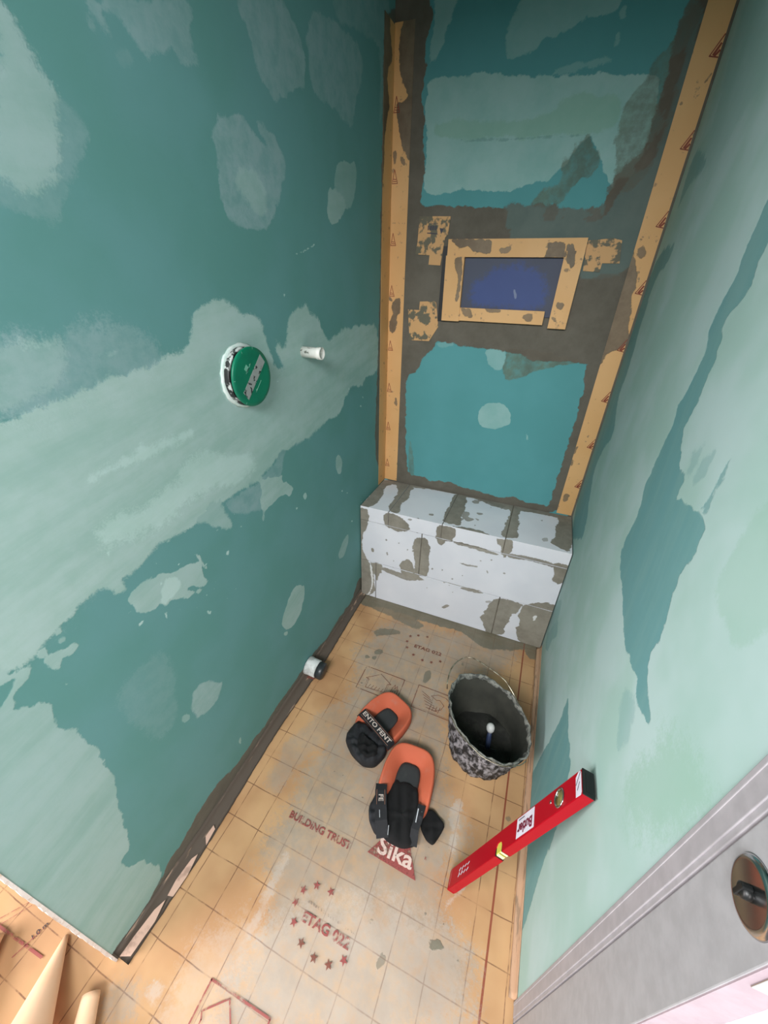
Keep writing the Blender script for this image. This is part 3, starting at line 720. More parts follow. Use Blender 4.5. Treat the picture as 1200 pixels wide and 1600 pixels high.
def floor_extra(nt, col):
    g = N(nt, 'ShaderNodeNewGeometry'); sp = N(nt, 'ShaderNodeSeparateXYZ'); link(nt, g.outputs['Position'], sp.inputs[0])
    X, Y = sp.outputs[0], sp.outputs[1]
    d1 = noise(nt, 9, 3, .5); 
    wv = mth(nt, 'MULTIPLY', mth(nt, 'SUBTRACT', d1, .5), .006)
    def lines(c, off, per, w):
        f = mth(nt, 'FRACT', mth(nt, 'DIVIDE', mth(nt, 'SUBTRACT', mth(nt, 'ADD', c, wv), off-per*40), per))
        dd = mth(nt, 'MULTIPLY', mth(nt, 'ABSOLUTE', mth(nt, 'SUBTRACT', f, .5)), per)   # distance from mid; line at f=0 -> dd=per/2
        return rampf(nt, dd, per/2-w, per/2-w*.3)
    lx = lines(X, .1505, .0912, .0018); ly = lines(Y, -1.34, .0925, .0018)
    brk = rampf(nt, noise(nt, 14, 4, .7), .38, .6, .15, 1.0)
    a = mth(nt, 'MULTIPLY', mth(nt, 'MAXIMUM', lx, ly), brk)
    col = mixc(nt, mth(nt, 'MULTIPLY', a, .75), col, S2L((112, 74, 52)))
    # bold printed edge line
    bl = rampf(nt, mth(nt, 'ABSOLUTE', mth(nt, 'SUBTRACT', X, .829)), .0034, .0018)
    col = mixc(nt, mth(nt, 'MULTIPLY', bl, .85), col, S2L((134, 62, 42)))
    return col
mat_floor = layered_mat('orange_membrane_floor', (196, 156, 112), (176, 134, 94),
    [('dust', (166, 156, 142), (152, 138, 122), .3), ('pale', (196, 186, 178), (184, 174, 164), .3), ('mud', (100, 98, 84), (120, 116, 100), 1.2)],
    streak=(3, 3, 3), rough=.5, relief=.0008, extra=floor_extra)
# a membrane copy in which grid lines also show through the dust
def floor_lines_over(m):
    nt = m.node_tree; b = nt.nodes['Principled BSDF']
    l = b.inputs['Base Color'].links[0]; src = l.from_socket; nt.links.remove(l)
    out = floor_extra(nt, src); 
    link(nt, mixc(nt, .55, src, out), b.inputs['Base Color'])
    rn = noise(nt, 12, 4, .6); link(nt, rampf(nt, rn, .3, .7, .38, .75), b.inputs['Roughness'])
floor_lines_over(mat_floor)

mat_print = None
def print_mat(name, col, lo=.36, hi=.52, keep=1.0):
    m, nt, b = new_mat(name); b.inputs['Base Color'].default_value = S2L(col); b.inputs['Roughness'].default_value = .6
    tr = N(nt, 'ShaderNodeBsdfTransparent'); mx = N(nt, 'ShaderNodeMixShader')
    f = mth(nt, 'ADD', mth(nt, 'MULTIPLY', noise(nt, 22, 4, .6), .6), mth(nt, 'MULTIPLY', noise(nt, 150, 3, .7), .4))
    link(nt, mth(nt, 'MULTIPLY', rampf(nt, f, lo, hi), keep), mx.inputs[0]); link(nt, tr.outputs[0], mx.inputs[1]); link(nt, b.outputs[0], mx.inputs[2])
    link(nt, mx.outputs[0], nt.nodes['Material Output'].inputs['Surface'])
    return m
mat_print = print_mat('worn_red_print', (152, 76, 72), .39, .56, .92)
mat_print_lt = print_mat('faded_red_print', (128, 74, 60), .34, .52, .9)
mat_print_wh = print_mat('worn_pale_print', (212, 188, 176), .3, .5)
mat_print_gr = print_mat('faded_grey_print', (128, 112, 100), .44, .6, .7)
mat_tape_red = print_mat('red_tape_print', (140, 62, 42), .3, .45, .9)
mat_black = simple_mat('black_fabric', (26, 27, 30), .8, col2=(44, 46, 52), nscale=30, lo=.5, hi=.75, bmp=.0006)
mat_black_lining = simple_mat('black_lining', (9, 9, 10), .92, bmp=.0004)
mat_orange = simple_mat('orange_foam_shell', (192, 94, 64), .8, col2=(180, 112, 92), nscale=16, lo=.55, hi=.8, bmp=.0004)
mat_grey_pad = simple_mat('dark_grey_knee_insert', (44, 47, 48), .75, col2=(56, 60, 58), nscale=60, lo=.5, hi=.8, bmp=.0003)
mat_label = simple_mat('woven_label_thread', (205, 190, 180), .8)
mat_label_edge = simple_mat('woven_label_border', (150, 104, 84), .8)
mat_white_line = simple_mat('white_piping', (196, 200, 204), .7)
mat_red = simple_mat('red_powder_coat', (158, 0, 24), .45, col2=(160, 30, 42), nscale=30, lo=.62, hi=.85)
mat_red.node_tree.nodes['Principled BSDF'].inputs['Specular IOR Level'].default_value = .2
mat_cap = simple_mat('black_rubber_cap', (18, 20, 20), .45)
mat_white = simple_mat('white_sticker', (216, 214, 226), .5)
mat_sticker_ink = simple_mat('dark_red_sticker_ink', (110, 24, 52), .5)
mat_ink = simple_mat('dark_ink', (46, 44, 60), .5)
mat_chrome, _nt, _b = new_mat('chrome'); _b.inputs['Base Color'].default_value = (.5, .5, .5, 1); _b.inputs['Metallic'].default_value = 1; _b.inputs['Roughness'].default_value = .2
mat_near_black = simple_mat('near_black', (12, 12, 13), .5)
mat_vial, _nt, _b = new_mat('yellow_green_vial'); _b.inputs['Base Color'].default_value = S2L((214, 222, 92)); _b.inputs['Roughness'].default_value = .12; _b.inputs['Transmission Weight'].default_value = .25
mat_vial_pale, _nt, _b = new_mat('pale_vial_window'); _b.inputs['Base Color'].default_value = S2L((236, 240, 190)); _b.inputs['Roughness'].default_value = .1
mat_brass = simple_mat('olive_vial_body', (122, 116, 70), .25, col2=(92, 84, 44), nscale=60)
mat_cap_green = simple_mat('green_plastic_cap', (0, 118, 86), .4, col2=(0, 108, 80), nscale=20)
mat_pipe_black = simple_mat('stained_black_pipe', (36, 38, 38), .5, col2=(190, 196, 192), nscale=42, lo=.5, hi=.56, bmp=.0006)
mat_pipe_dark = simple_mat('dark_pipe', (44, 48, 50), .4, col2=(84, 90, 92), nscale=50, lo=.55, hi=.75)
mat_pipe_white = simple_mat('white_pipe', (226, 226, 218), .5, col2=(120, 122, 112), nscale=60, lo=.6, hi=.68)
mat_plaster_rim = simple_mat('plaster_splash', (196, 216, 208), .8, col2=(214, 224, 220), nscale=60, bmp=.001)
mat_bucket = simple_mat('mortar_crusted_black_bucket', (24, 26, 28), .7, col2=(150, 148, 152), nscale=60, lo=.43, hi=.64, bmp=.003, stretch=(1, 1, .55))
mat_bucket_in = simple_mat('bucket_interior', (48, 48, 42), .75, col2=(60, 60, 52), nscale=9, lo=.4, hi=.65, bmp=.0008)
mat_rim = simple_mat('mortar_crusted_rim', (128, 128, 120), .8, col2=(74, 76, 72), nscale=70, lo=.45, hi=.6, bmp=.002)
mat_mortar = simple_mat('grey_brown_mortar', (98, 92, 80), .95, col2=(118, 112, 98), nscale=30, bmp=.002)
mat_mud = simple_mat('dark_mortar_rest', (34, 34, 30), .9, col2=(48, 48, 42), nscale=30, bmp=.004)
mat_wire = simple_mat('galvanised_wire', (176, 170, 150), .3, metal=.8, col2=(110, 96, 76), nscale=60)
mat_knob = simple_mat('white_knob', (208, 208, 204), .5)
mat_bluegrip = simple_mat('blue_grip', (40, 52, 82), .6, col2=(56, 66, 90), nscale=50)
mat_steel = simple_mat('dull_steel', (110, 112, 112), .4, metal=.7)
mat_door = simple_mat('white_door_paint', (166, 166, 169), .45)
mat_casing = simple_mat('white_frame_paint', (166, 163, 167), .45)
mat_edge = simple_mat('pink_lit_door_edge', (170, 152, 160), .5)  # white edge with its pinkish bounce light put into the colour
mat_plain_wall = simple_mat('white_room_wall', (232, 230, 230), .8)
mat_ceiling = simple_mat('grey_green_ceiling', (120, 140, 134), .9)
mat_raw = simple_mat('raw_gypsum_edge', (240, 232, 226), .9, col2=(214, 190, 172), nscale=50, lo=.5, hi=.7, bmp=.001)
mat_cove = simple_mat('mortared_cove_tape', (88, 78, 68), .85, col2=(172, 144, 122), nscale=9, lo=.6, hi=.72, bmp=.001, stretch=(6, 1, 6))
mat_cove_r = simple_mat('membrane_upstand', (188, 152, 122), .75, col2=(146, 122, 98), nscale=12, lo=.5, hi=.62, bmp=.001, stretch=(6, 1, 6))
mat_sheet = simple_mat('pale_orange_membrane_sheet', (250, 196, 150), .65, col2=(246, 206, 170), nscale=6)
_b = mat_sheet.node_tree.nodes['Principled BSDF']
mat_sheet_in = simple_mat('orange_membrane_underside', (246, 142, 60), .65)
mat_tear = simple_mat('torn_tape', (202, 168, 148), .7, col2=(170, 140, 122), nscale=26, lo=.5, hi=.65)

# ------------------------------------------------------------------ the setting
BZ, BY, YL, YR = 0.537, -0.300, -1.681, -1.3806
wl = struct(painted_wall('wall_left', '+x', (-.09, YL, 0), (0, 0, 2.45), .005, PATCHES['wall_left'], W_LAYERS, mat_left))
wr = struct(painted_wall('wall_right', '-x', (.9, YR, 0), (.98, 0, 2.45), .0065, PATCHES['wall_right'], ('dim', 'tint', 'board'), mat_right))
wb = struct(painted_wall('wall_back', '-y', (-.09, 0, 0), (.99, .08, 2.45), .005, PATCHES['wall_back'], ('haze', 'skim', 'tint', 'board', 'thin', 'mortar'), mat_back))
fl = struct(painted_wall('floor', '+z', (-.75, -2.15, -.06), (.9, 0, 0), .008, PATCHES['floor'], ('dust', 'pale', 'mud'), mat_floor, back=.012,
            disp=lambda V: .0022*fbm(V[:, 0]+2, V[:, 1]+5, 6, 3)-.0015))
ce = struct(box_obj('ceiling', (-1.9, -3.9, 2.45), (1.9, .1, 2.52), mat_ceiling))
# outer room beyond the niche (behind and beside the camera)
struct(box_obj('wall_front', (-.09, -1.80, 2.04), (.98, -1.72, 2.45), mat_plain_wall))   # header above the opening
struct(box_obj('floor', (.985, -3.0, -.06), (1.55, -.4, -.001), mat_plain_wall))
struct(box_obj('wall_outer', (1.55, -3.9, 0), (1.62, -1.2, 2.45), mat_plain_wall))
# raw gypsum edge of the left wall where it ends
r = random.Random(3); V = []; F = []
zs = [i*.012 for i in range(int(2.05/.012))]
for i, z in enumerate(zs):
    dy = -.0035-.0025*r.random(); dx = .0008+.0012*r.random()
    V += [(dx, YL+.0006, z), (dx, YL+dy, z), (-.012, YL+dy, z), (-.012, YL+.0006, z)]
for i in range(len(zs)-1):
    for k in range(4):
        k2 = (k+1) % 4; F.append((i*4+k, i*4+k2, i*4+4+k2, i*4+4+k))
F += [(3, 2, 1, 0), tuple(len(V)-4+k for k in range(4))]
struct(mesh_obj('trim_1', V, F, mat_raw))
# sealing tape coves at the foot of both side walls
def cove(name, x0, sgn, y0, y1, w, h, mat, seed, hole=None):
    r = random.Random(seed); V = []; F = []; n = int((y1-y0)/.012)
    prof = [(0, 1), (.10, .45), (.32, .16), (.7, .08), (1.0, .02)]
    for i in range(n+1):
        y = y0+(y1-y0)*i/n; ww = w*(1+.12*math.sin(y*9+seed)+.06*(r.random()-.5)); hh = h*(1+.2*math.sin(y*7.3+seed)+.1*(r.random()-.5))
        for a, b in prof: V.append((x0+sgn*(.0006+a*ww), y, .001+b*hh))
        V.append((x0+sgn*.0004, y, .0005))
    m = 6
    for i in range(n):
        for k in range(m):
            k2 = (k+1) % m; f = (i*m+k, i*m+k2, i*m+m+k2, i*m+m+k); F.append(f if sgn > 0 else f[::-1])
    F += [tuple(range(m)), tuple(n*m+k for k in range(m-1, -1, -1))]
    return struct(mesh_obj(name, V, F, mat, None, True))
cove('baseboard_left', 0, 1, YL+.004, BY-.002, .034, .034, mat_cove, 2)
cove('baseboard_right', .9, -1, YR+.004, BY-.002, .016, .026, mat_cove_r, 5)
# peeled tape pieces near the front of the left cove
for i, (pts) in enumerate([[(.004, -1.675), (.026, -1.665), (.030, -1.60), (.022, -1.56), (.012, -1.585), (.006, -1.64)],
                           [(.020, -1.552), (.034, -1.548), (.036, -1.50), (.028, -1.455), (.020, -1.47), (.016, -1.52)],
                           [(.018, -1.415), (.034, -1.43), (.030, -1.39), (.020, -1.385)]]):
    plate('tape_scrap', pts, .0225 - i*.003, mat_tear, bpy.data.objects['baseboard_left'], th=.0008, mtx=Matrix.Rotation(math.radians(16), 4, 'Y'))
# sealing tape bands standing in the two inner corners, folded over the corner
def band(name, label, faces, tris):
    t = thing(name, faces[0][1], label, 'sealing tape')
    for nm, lo, hi, face, key in faces:
        pass
    return t
def corner_tape():
    t = thing('sealing_tape', (0.001, -.001, BZ), 'orange sealing tape folded into the left corner of the back wall, smeared dark on top', 'sealing tape')
    o = painted_wall('tape_flap', '-y', (0.0, -.0016, BZ+.002), (.066, -.0003, 2.09), .004, PATCHES['band_back'], ('mortar', 'blue', 'chalk'), mat_tape)
    o.parent = t; o.matrix_parent_inverse = Matrix.Translation((-.001, .001, -BZ))
    o2 = painted_wall('tape_flap', '+x', (.0003, -.085, BZ+.002), (.0016, -.0003, 2.085), .005, PATCHES['band_left'], ('mortar', 'blue', 'chalk'), mat_tape)
    o2.parent = t; o2.matrix_parent_inverse = Matrix.Translation((-.001, .001, -BZ))
    M = Matrix(((1, 0, 0, 0), (0, 0, -1, -.0018), (0, 1, 0, 0), (0, 0, 0, 1)))
    for z in (1.91, 1.728, 1.546, 1.377, 1.174, .998, .819, .63):
        segs = [(.004, z-.018, .024, z-.018), (.004, z-.018, .012, z+.020), (.012, z+.020, .024, z-.018), (.008, z-.006, .018, z-.007), (.008, z-.012, .02, z-.0125)]
        p = lines_obj('tape_print', segs, .0022, mat_tape_red, t, 0.0, M); p.matrix_parent_inverse = Matrix.Translation((-.001, .001, -BZ)); p['kind'] = 'stuff'
    t2 = thing('sealing_tape', (.899, -.001, BZ), 'orange sealing tape band running up the right side of the back wall above the bench', 'sealing tape')
    o = painted_wall('tape_flap', '-y', (.832, -.0016, BZ+.002), (.893, -.0003, 2.44), .004, PATCHES['band_back'], ('mortar', 'blue', 'chalk'), mat_tape)
    o.parent = t2; o.matrix_parent_inverse = Matrix.Translation((-.899, .001, -BZ))
    for z in (1.937, 1.76, 1.584, 1.407, 1.232, 1.054, .869, .691):
        p = lines_obj('tape_print', [(.892, z+.024, .872, z-.012), (.872, z-.012, .892, z-.016), (.890, z+.008, .880, z-.010, .005), (.891, z-.004, .884, z-.012, .005)], .0026, mat_tape_red, t2, 0.0001, M); p['kind'] = 'stuff'; p.matrix_parent_inverse = Matrix.Translation((-.899, .001, -BZ))
corner_tape()

def world_child(o, parent):
    o.parent = parent; bpy.context.view_layer.update(); o.matrix_parent_inverse = parent.matrix_world.inverted(); return o

# ------------------------------------------------------------------ wall niche frame
nf = thing('wall_niche', (.46, -.001, 1.41), 'taped rectangular niche frame with a blue back panel high on the back wall', 'niche')
FR = (.228, .690, 1.284, 1.545); IN = (.300, .628, 1.331, 1.492)
KW = ('mortar', 'blue', 'chalk')
def quadbar(name, x0, x1, z0, z1, depth, shear=0):
    o = painted_wall(name, '-y', (x0, -depth, z0), (x1, -.002, z1), .003, PATCHES['frame'], KW, mat_tape)
    if shear:
        for v in o.data.vertices: v.co.x += shear*(v.co.z-z0)
    return world_child(o, nf)
quadbar('frame_bar', FR[0]+.004, FR[1], IN[3], FR[3], .018)
quadbar('frame_bar', FR[0]+.004, IN[0], FR[2], IN[3]+.004, .020, -.015)
quadbar('frame_bar', IN[0]-.006, .606, FR[2]+.003, IN[2], .017)
quadbar('frame_bar', IN[1]-.002, FR[1]-.004, FR[2]-.006, IN[3]+.018, .020, .02)
bk = painted_wall('niche_back', '-y', (IN[0]-.03, -.004, IN[2]-.02), (IN[1]+.03, -.0015, IN[3]+.01), .004, PATCHES['blue'], KW, mat_blue); world_child(bk, nf)
world_child(box_obj('dark_strip', (FR[0]-.016, -.0035, FR[2]-.004), (FR[0]+.004, -.001, FR[3]-.02), mat_near_black), nf)  # flat near-black strip along the left side of the frame

# torn tape squares at the corners of the niche
mat_tape_sm = simple_mat('smeared_sealing_tape', (200, 156, 104), .65, col2=(98, 94, 76), nscale=22, lo=.50, hi=.56, bmp=.0006)
for key, lab, th in (('tape_tl', 'torn orange tape piece at the upper left corner of the wall niche with barcode print', .0025),
                     ('tape_bl', 'torn orange tape piece at the lower left corner of the wall niche', .0025),
                     ('tape_tr', 'mortar-smeared orange tape piece at the upper right corner of the wall niche', .0025)):
    q = OUTLINES[key]; pts = [(q[i], q[i+1]) for i in range(0, len(q), 2)]
    M = Matrix(((1, 0, 0, 0), (0, 0, -1, 0), (0, 1, 0, 0), (0, 0, 0, 1)))
    o = plate('tape_piece', pts, .0030, mat_tape_sm, None, th=.0022, mtx=M); tag(o, lab, 'sealing tape')
    if key == 'tape_tl':
        cx, cz = .165, 1.575
        segs = [(cx-.016+i*.0032, cz+.010, cx-.016+i*.0032, cz-.001, (.0018 if i % 3 else .003)) for i in range(11)]
        segs += [(cx-.018, cz-.010, cx+.020, cz-.013, .003), (cx-.004, cz+.018, cx+.018, cz+.017, .0012)]
        lines_obj('barcode', segs, .0015, mat_ink, o, .0034, M)
        plate('arrow_mark', [(cx+.027, cz+.004), (cx+.042, cz+.002), (cx+.034, cz-.014)], .0034, mat_ink, o, .0003, M)

# ------------------------------------------------------------------ shower bench of aerated concrete blocks
bench = thing('masonry_bench', (.45, -.15, 0), 'white aerated concrete block bench with smeared grey mortar joints below the back wall', 'bench')
world_child(box_obj('mortar_bed', (.003, BY+.004, .001), (.897, -.003, BZ-.004), mat_mortar), bench)
def block(lo, hi):
    """block with fine painted front and top faces, slightly uneven"""
    Vs = []; Fs = []; Ps = []; off = 0
    j = random.Random(int(lo[0]*1000+lo[2]*77)); dy = -.0012*j.random()
    lo = list(lo); hi = list(hi); lo[1] += dy
    Vf, Ff = grid((lo[0], lo[1], lo[2]), (1, 0, 0), hi[0]-lo[0], (0, 0, 1), hi[2]-lo[2], .003)
    Vt, Ft = grid((lo[0], lo[1], hi[2]), (1, 0, 0), hi[0]-lo[0], (0, 1, 0), hi[1]-lo[1], .003)
    # chipped arris
    for A, other in ((Vf, 2), (Vt, 1)):
        edge = np.abs(Vf[:, 2]-hi[2]) < 1e-6 if other == 2 else np.abs(Vt[:, 1]-lo[1]) < 1e-6
        nn = fbm(A[:, 0]*1.0, A[:, 0]*0+hi[2], 60, 9)
        A[edge, 1] += .0012*np.clip(nn[edge], 0, 1); A[edge, 2] -= .0016*np.clip(nn[edge], 0, 1)
    bv = boxv((lo[0]+.0003, lo[1]+.0004, lo[2]+.0003), (hi[0]-.0003, hi[1], hi[2]-.0004))
    n1, n2 = len(Vf), len(Vt)
    V = np.vstack([Vf, Vt, bv])
    F = Ff.tolist()+(Ft+n1).tolist()+[tuple(i+n1+n2 for i in f) for f in BOXF]
    o = mesh_obj('concrete_block', V, F, mat_block)
    Pf = Vf[:, [0, 2]]; Pt = Vt[:, [0, 1]]
    # paint the two face groups with their own outlines
    me = o.data
    res = {}
    for nm in ('mortar', 'chalk'):
        res['v_'+nm] = np.full(len(V), -4.0); res['o_'+nm] = np.zeros(len(V))
    tmp = bpy.data.meshes.new('tmp'); tmp.from_pydata([tuple(v) for v in Vf], [], []); paint(tmp, Pf, PATCHES['front'], ('mortar', 'chalk'))
    tmp2 = bpy.data.meshes.new('tmp'); tmp2.from_pydata([tuple(v) for v in Vt], [], []); paint(tmp2, Pt, PATCHES['top'], ('mortar', 'chalk'))
    for k in res:
        a = np.zeros(n1, np.float32); tmp.attributes[k].data.foreach_get('value', a); res[k][:n1] = a
        a = np.zeros(n2, np.float32); tmp2.attributes[k].data.foreach_get('value', a); res[k][n1:n1+n2] = a
        at = me.attributes.new(k, 'FLOAT', 'POINT'); at.data.foreach_set('value', res[k].astype(np.float32))
    bpy.data.meshes.remove(tmp); bpy.data.meshes.remove(tmp2)
    return world_child(o, bench)
J = .003
Z1, Z2 = .232, .464
for x0, x1 in ((.004, .082), (.086, .676), (.681, .896)): block((x0, BY, .002), (x1, -.01, Z1-J/2))
for x0, x1 in ((.004, .300), (.305, .896)): block((x0, BY, Z1+J/2), (x1, -.01, Z2-J/2))
for x0, x1 in ((.004, .140), (.144, .385), (.389, .646), (.650, .896)): block((x0, BY, Z2+J/2), (x1, -.01, BZ))

# ------------------------------------------------------------------ prints on the floor membrane (flat lettering and signs)
prints = fl
FM = lambda x, y, ang=0: Matrix.Translation((x, y, .0016)) @ Matrix.Rotation(ang, 4, 'Z')
text_obj('floor_lettering', 'BUILDING TRUST', .026, FM(.3195, -1.2705), mat_print, fl, .208, bold=.0006)
def text_tri():
    M = FM(0, 0)
    plate('logo_triangle', [(.474, -1.262), (.622, -1.268), (.549, -1.14)], 0, mat_print, fl, .0003, M)
    text_obj('logo_lettering', 'Sika', .058, FM(.550, -1.234) @ Matrix.Translation((0, 0, .0006)), mat_print_wh, fl, .106, bold=.0012)
    text_obj('floor_lettering', 'R', .010, FM(.634, -1.212), mat_print, fl)
text_tri()
text_obj('floor_lettering', 'ETAG 022', .029, FM(.440, -1.4455), mat_print, fl, .136, bold=.0007)
def star(x, y, r, mat=mat_print, a0=0.0):
    pts = []
    for k in range(10):
        a = a0+PI/2+k*PI/5; rr = r if k % 2 == 0 else r*.42; pts.append((x+rr*math.cos(a), y+rr*math.sin(a)))
    return plate('star', pts, 0, mat, fl, .0003, FM(0, 0))
for i, (x, y) in enumerate([(.3475, -1.4027), (.3764, -1.3809), (.4181, -1.3774), (.3417, -1.4308), (.3578, -1.464), (.4369, -1.4973), (.4756, -1.4934), (.5065, -1.4729), (.395, -1.488)]):
    star(x, y, .0105, mat_print if i < 5 or i == 7 else mat_print_lt, i*.3)
lines_obj('small_print', [(.372+i*.0075, -1.4165-.0004*i+.001*(i % 3), .3755+i*.0075, -1.4170-.0004*i) for i in range(19)], .0035, mat_print_gr, fl, .0018)
for i, (x, y) in enumerate([(.3656+.0, -.4500), (.3329, -.4681), (.4061, -.4408), (.3284, -.5023), (.3397, -.5343), (.3785, -.5609), (.4234, -.5721), (.4627, -.5677), (.4974, -.5479)]):
    star(x, y, .0085, mat_print_lt, i*.3)
text_obj('floor_lettering', 'ETAG 022', .024, FM(.430, -.5130), mat_print_lt, fl, .125, bold=.0004)
# printed pictogram boxes
def picto(name, x0, x1, y0, y1, kind, mat=mat_print_lt):
    s = [(x0, y0, x1, y0), (x1, y0, x1, y1), (x1, y1, x0, y1), (x0, y1, x0, y0)]
    w, h = x1-x0, y1-y0
    f = lambda u, v: (x0+u*w, y0+v*h)
    def pl(pts, closed=False):
        P = [f(*p) for p in pts]
        for a, b in zip(P, P[1:]+([P[0]] if closed else [])):
            s.append((a[0], a[1], b[0], b[1], .0018))
    if kind == 'house':
        pl([(.12, .52), (.42, .88), (.74, .60), (.66, .56), (.66, .2), (.2, .14), (.2, .50), (.12, .52)])
        for k in range(5): pl([(.26+k*.08, .18), (.29+k*.08, .32)])
        pl([(.78, .12), (.80, .5), (.84, .66), (.86, .5), (.90, .64), (.92, .45), (.95, .5), (.93, .12)])
        pl([(.82, .12), (.84, .4)]); pl([(.88, .12), (.89, .44)])
    else:
        for k in range(6): pl([(.12+k*.04, .78-k*.12), (.34+k*.05, .62-k*.09)])
        pl([(.36, .72), (.5, .86), (.7, .84), (.86, .66), (.9, .5)]); pl([(.36, .72), (.5, .62), (.58, .66), (.7, .5), (.66, .3), (.5, .14)])
        for k in range(4): pl([(.4+k*.07, .12), (.42+k*.07, .36)])
    lines_obj(name, s, .0024, mat, fl, .0019)
picto('pictogram', .214, .386, -.802, -.695, 'house')
picto('pictogram', .447, .615, -.792, -.692, 'hand')
def big_house():
    s = [(.233, -1.618, .395, -1.613, .0045), (.233, -1.618, .233, -1.80, .004), (.395, -1.613, .395, -1.80, .004)]
    s += [(.2919, -1.6247, .2454, -1.6625, .0035), (.2454, -1.6625, .2533, -1.672, .003), (.2533, -1.672, .2533, -1.76, .003), (.2919, -1.6247, .335, -1.67, .0035), (.335, -1.67, .33, -1.76, .003)]
    lines_obj('pictogram', s, .004, mat_print, fl, .0019)
big_house()
# prints on the membrane of the outer floor
lines_obj('measure_mark', [(-.335, -1.756, -.17, -1.748, .0055), (-.2166, -1.7136, -.235, -1.775, .0022), (-.29, -1.70, -.33, -1.76, .0015), (-.30, -1.695, -.345, -1.755, .0015)], .003, mat_print, fl, .0022)
text_obj('measure_mark', '1.0 m', .016, FM(-.222, -1.722, math.radians(75)), mat_ink, fl)

# ------------------------------------------------------------------ wall pipes
PX = thing('drain_pipe', (0, -.9176, 1.2185), 'capped black drain pipe stub with round green cap on left wall', 'pipe')
MX = Matrix.Rotation(PI/2, 4, 'Y')      # local z -> world x
rr = random.Random(8)
def wobr(v, i, a):
    k = 1+.012*math.sin(5*a+i)+.012*math.sin(14*a+2*i)+.008*math.sin(23*a); return Vector((v.x*k, v.y*k, v.z))
lathe('plaster_collar', [(.060, .0008), (.0725, .0008), (.0700, .004), (.0655, .0055), (.060, .005)], mat_plaster_rim, PX, 48, MX, closed=True, wob=wobr)
lathe('pipe_wall', [(.0655, .0005), (.0655, .0175), (.0645, .0185), (.061, .0185), (.061, .0005)], mat_pipe_black, PX, 56, MX, closed=True)
lathe('gap_ring', [(.0615, .0186), (.0615, .0235)], mat_cap, PX, 48, MX)
lathe('cap', [(.0650, .0235), (.0657, .0245), (.0657, .0285), (.0645, .0296), (.056, .0300), (.001, .0300)], mat_cap_green, PX, 56, MX)
mat_strip_l = simple_mat('speckled_grey_label', (150, 156, 152), .6, col2=(40, 44, 44), nscale=75, lo=.56, hi=.6)
mat_light_mark = simple_mat('pale_green_mark', (120, 190, 164), .6)
# cap decoration in the cap plane: local x' = +Y (to image right), y' = +Z
MC = Matrix(((0, 0, 1, .0302), (1, 0, 0, 0), (0, 1, 0, 0), (0, 0, 0, 1)))
ang = math.radians(44)
R2 = Matrix.Rotation(ang, 4, 'Z')
plate('cap_label', [(-.054, -.0115), (.050, -.0115), (.053, .0115), (-.051, .0115)], .0006, mat_strip_l, PX, .0005, MC @ Matrix.Translation((.004, 0, 0)) @ R2)
for sg_ in ([(-.008, .024, .020, .024, .0018), (.014, .0265, .020, .024, .0016)], [(-.022, -.026, .010, -.026, .0022), (-.022, -.026, -.016, -.0235, .0018)]):
    lines_obj('arrow_mark', sg_, .002, mat_light_mark, PX, .0004, MC @ R2)
plate('diamond_mark', [(-.026, .022), (-.018, .031), (-.010, .023), (-.018, .013)], .0004, mat_light_mark, PX, .0003, MC)
for a in (0.1, 1.4, 2.0, 3.1, 4.1, 5.3): lines_obj('rim_tick', [(.061*math.cos(a), .061*math.sin(a), .065*math.cos(a), .065*math.sin(a), .0016)], .0016, mat_light_mark, PX, .0004, MC)

WP = thing('water_pipe', (0, -.655, 1.236), 'short white open water pipe stub sticking out of left wall', 'pipe')
Mp = Matrix.Rotation(math.radians(90), 4, 'Y') @ Matrix.Rotation(0, 4, 'Z')
lathe('pipe_wall', [(.0152, .0), (.0148, .046), (.0168, .049), (.0168, .062), (.0130, .062), (.0125, .001)], mat_pipe_white, WP, 28, Mp, closed=True)
lathe('pipe_bore', [(.0126, .030), (.0126, .032)], mat_mud, WP, 20, Mp)

EP = thing('drain_elbow', (0, -.815, 0), 'white and black drain pipe end low on left wall at the floor', 'pipe')
Me = Matrix.Translation((0, 0, .046)) @ Matrix.Rotation(math.radians(96), 4, 'Y')
lathe('pipe_wall', [(.037, .000), (.037, .008), (.0355, .015), (.0355, .046), (.034, .048), (.030, .048), (.030, .0)], simple_mat('white_wrapped_pipe', (214, 218, 216), .6, col2=(176, 180, 176), nscale=30, bmp=.0008), EP, 32, Me, closed=True)
lathe('pipe_cap', [(.030, .040), (.0305, .050), (.0345, .052), (.0345, .072), (.030, .077), (.001, .078)], mat_pipe_dark, EP, 32, Me)
plate('torn_tape_flap', [(.012, -.035), (.045, -.030), (.050, -.012), (.030, -.004), (.018, -.012)], .012, simple_mat('reddish_torn_tape', (120, 72, 60), .7), EP, .001)

# ------------------------------------------------------------------ bucket with wire handle
BX, BYc = .7205, -.8386; BANG = 2.3257; RA, RB = .158, .1165
bk_t = thing('mortar_bucket', (BX, BYc, 0), 'black mortar-crusted plastic bucket with a wire handle on the floor', 'bucket')
def oval(r, a, h, seedj=0.0, amp=0.0):
    k = 1-(.20-h)/.20*.30
    x = RA*r*k*math.cos(a); y = RB*r*k*math.sin(a)
    x += (1-h/.20)*0; 
    c, s = math.cos(BANG), math.sin(BANG)
    base = .5*(.2-h)/.2
    # the foot is rounder than the squeezed rim
    rr_ = .109*r; bx, by = rr_*math.cos(a), rr_*math.sin(a)
    t = min(1, max(0, h/.20)); x = bx*(1-t)+RA*r*math.cos(a)*t; y = by*(1-t)+RB*r*math.sin(a)*t
    return Vector((x*c-y*s, x*s+y*c, h))
def rim_h(a): return .002*math.sin(3*a+1)+.002*math.sin(7*a)+.0014*math.sin(13*a+.5)
seg = 96
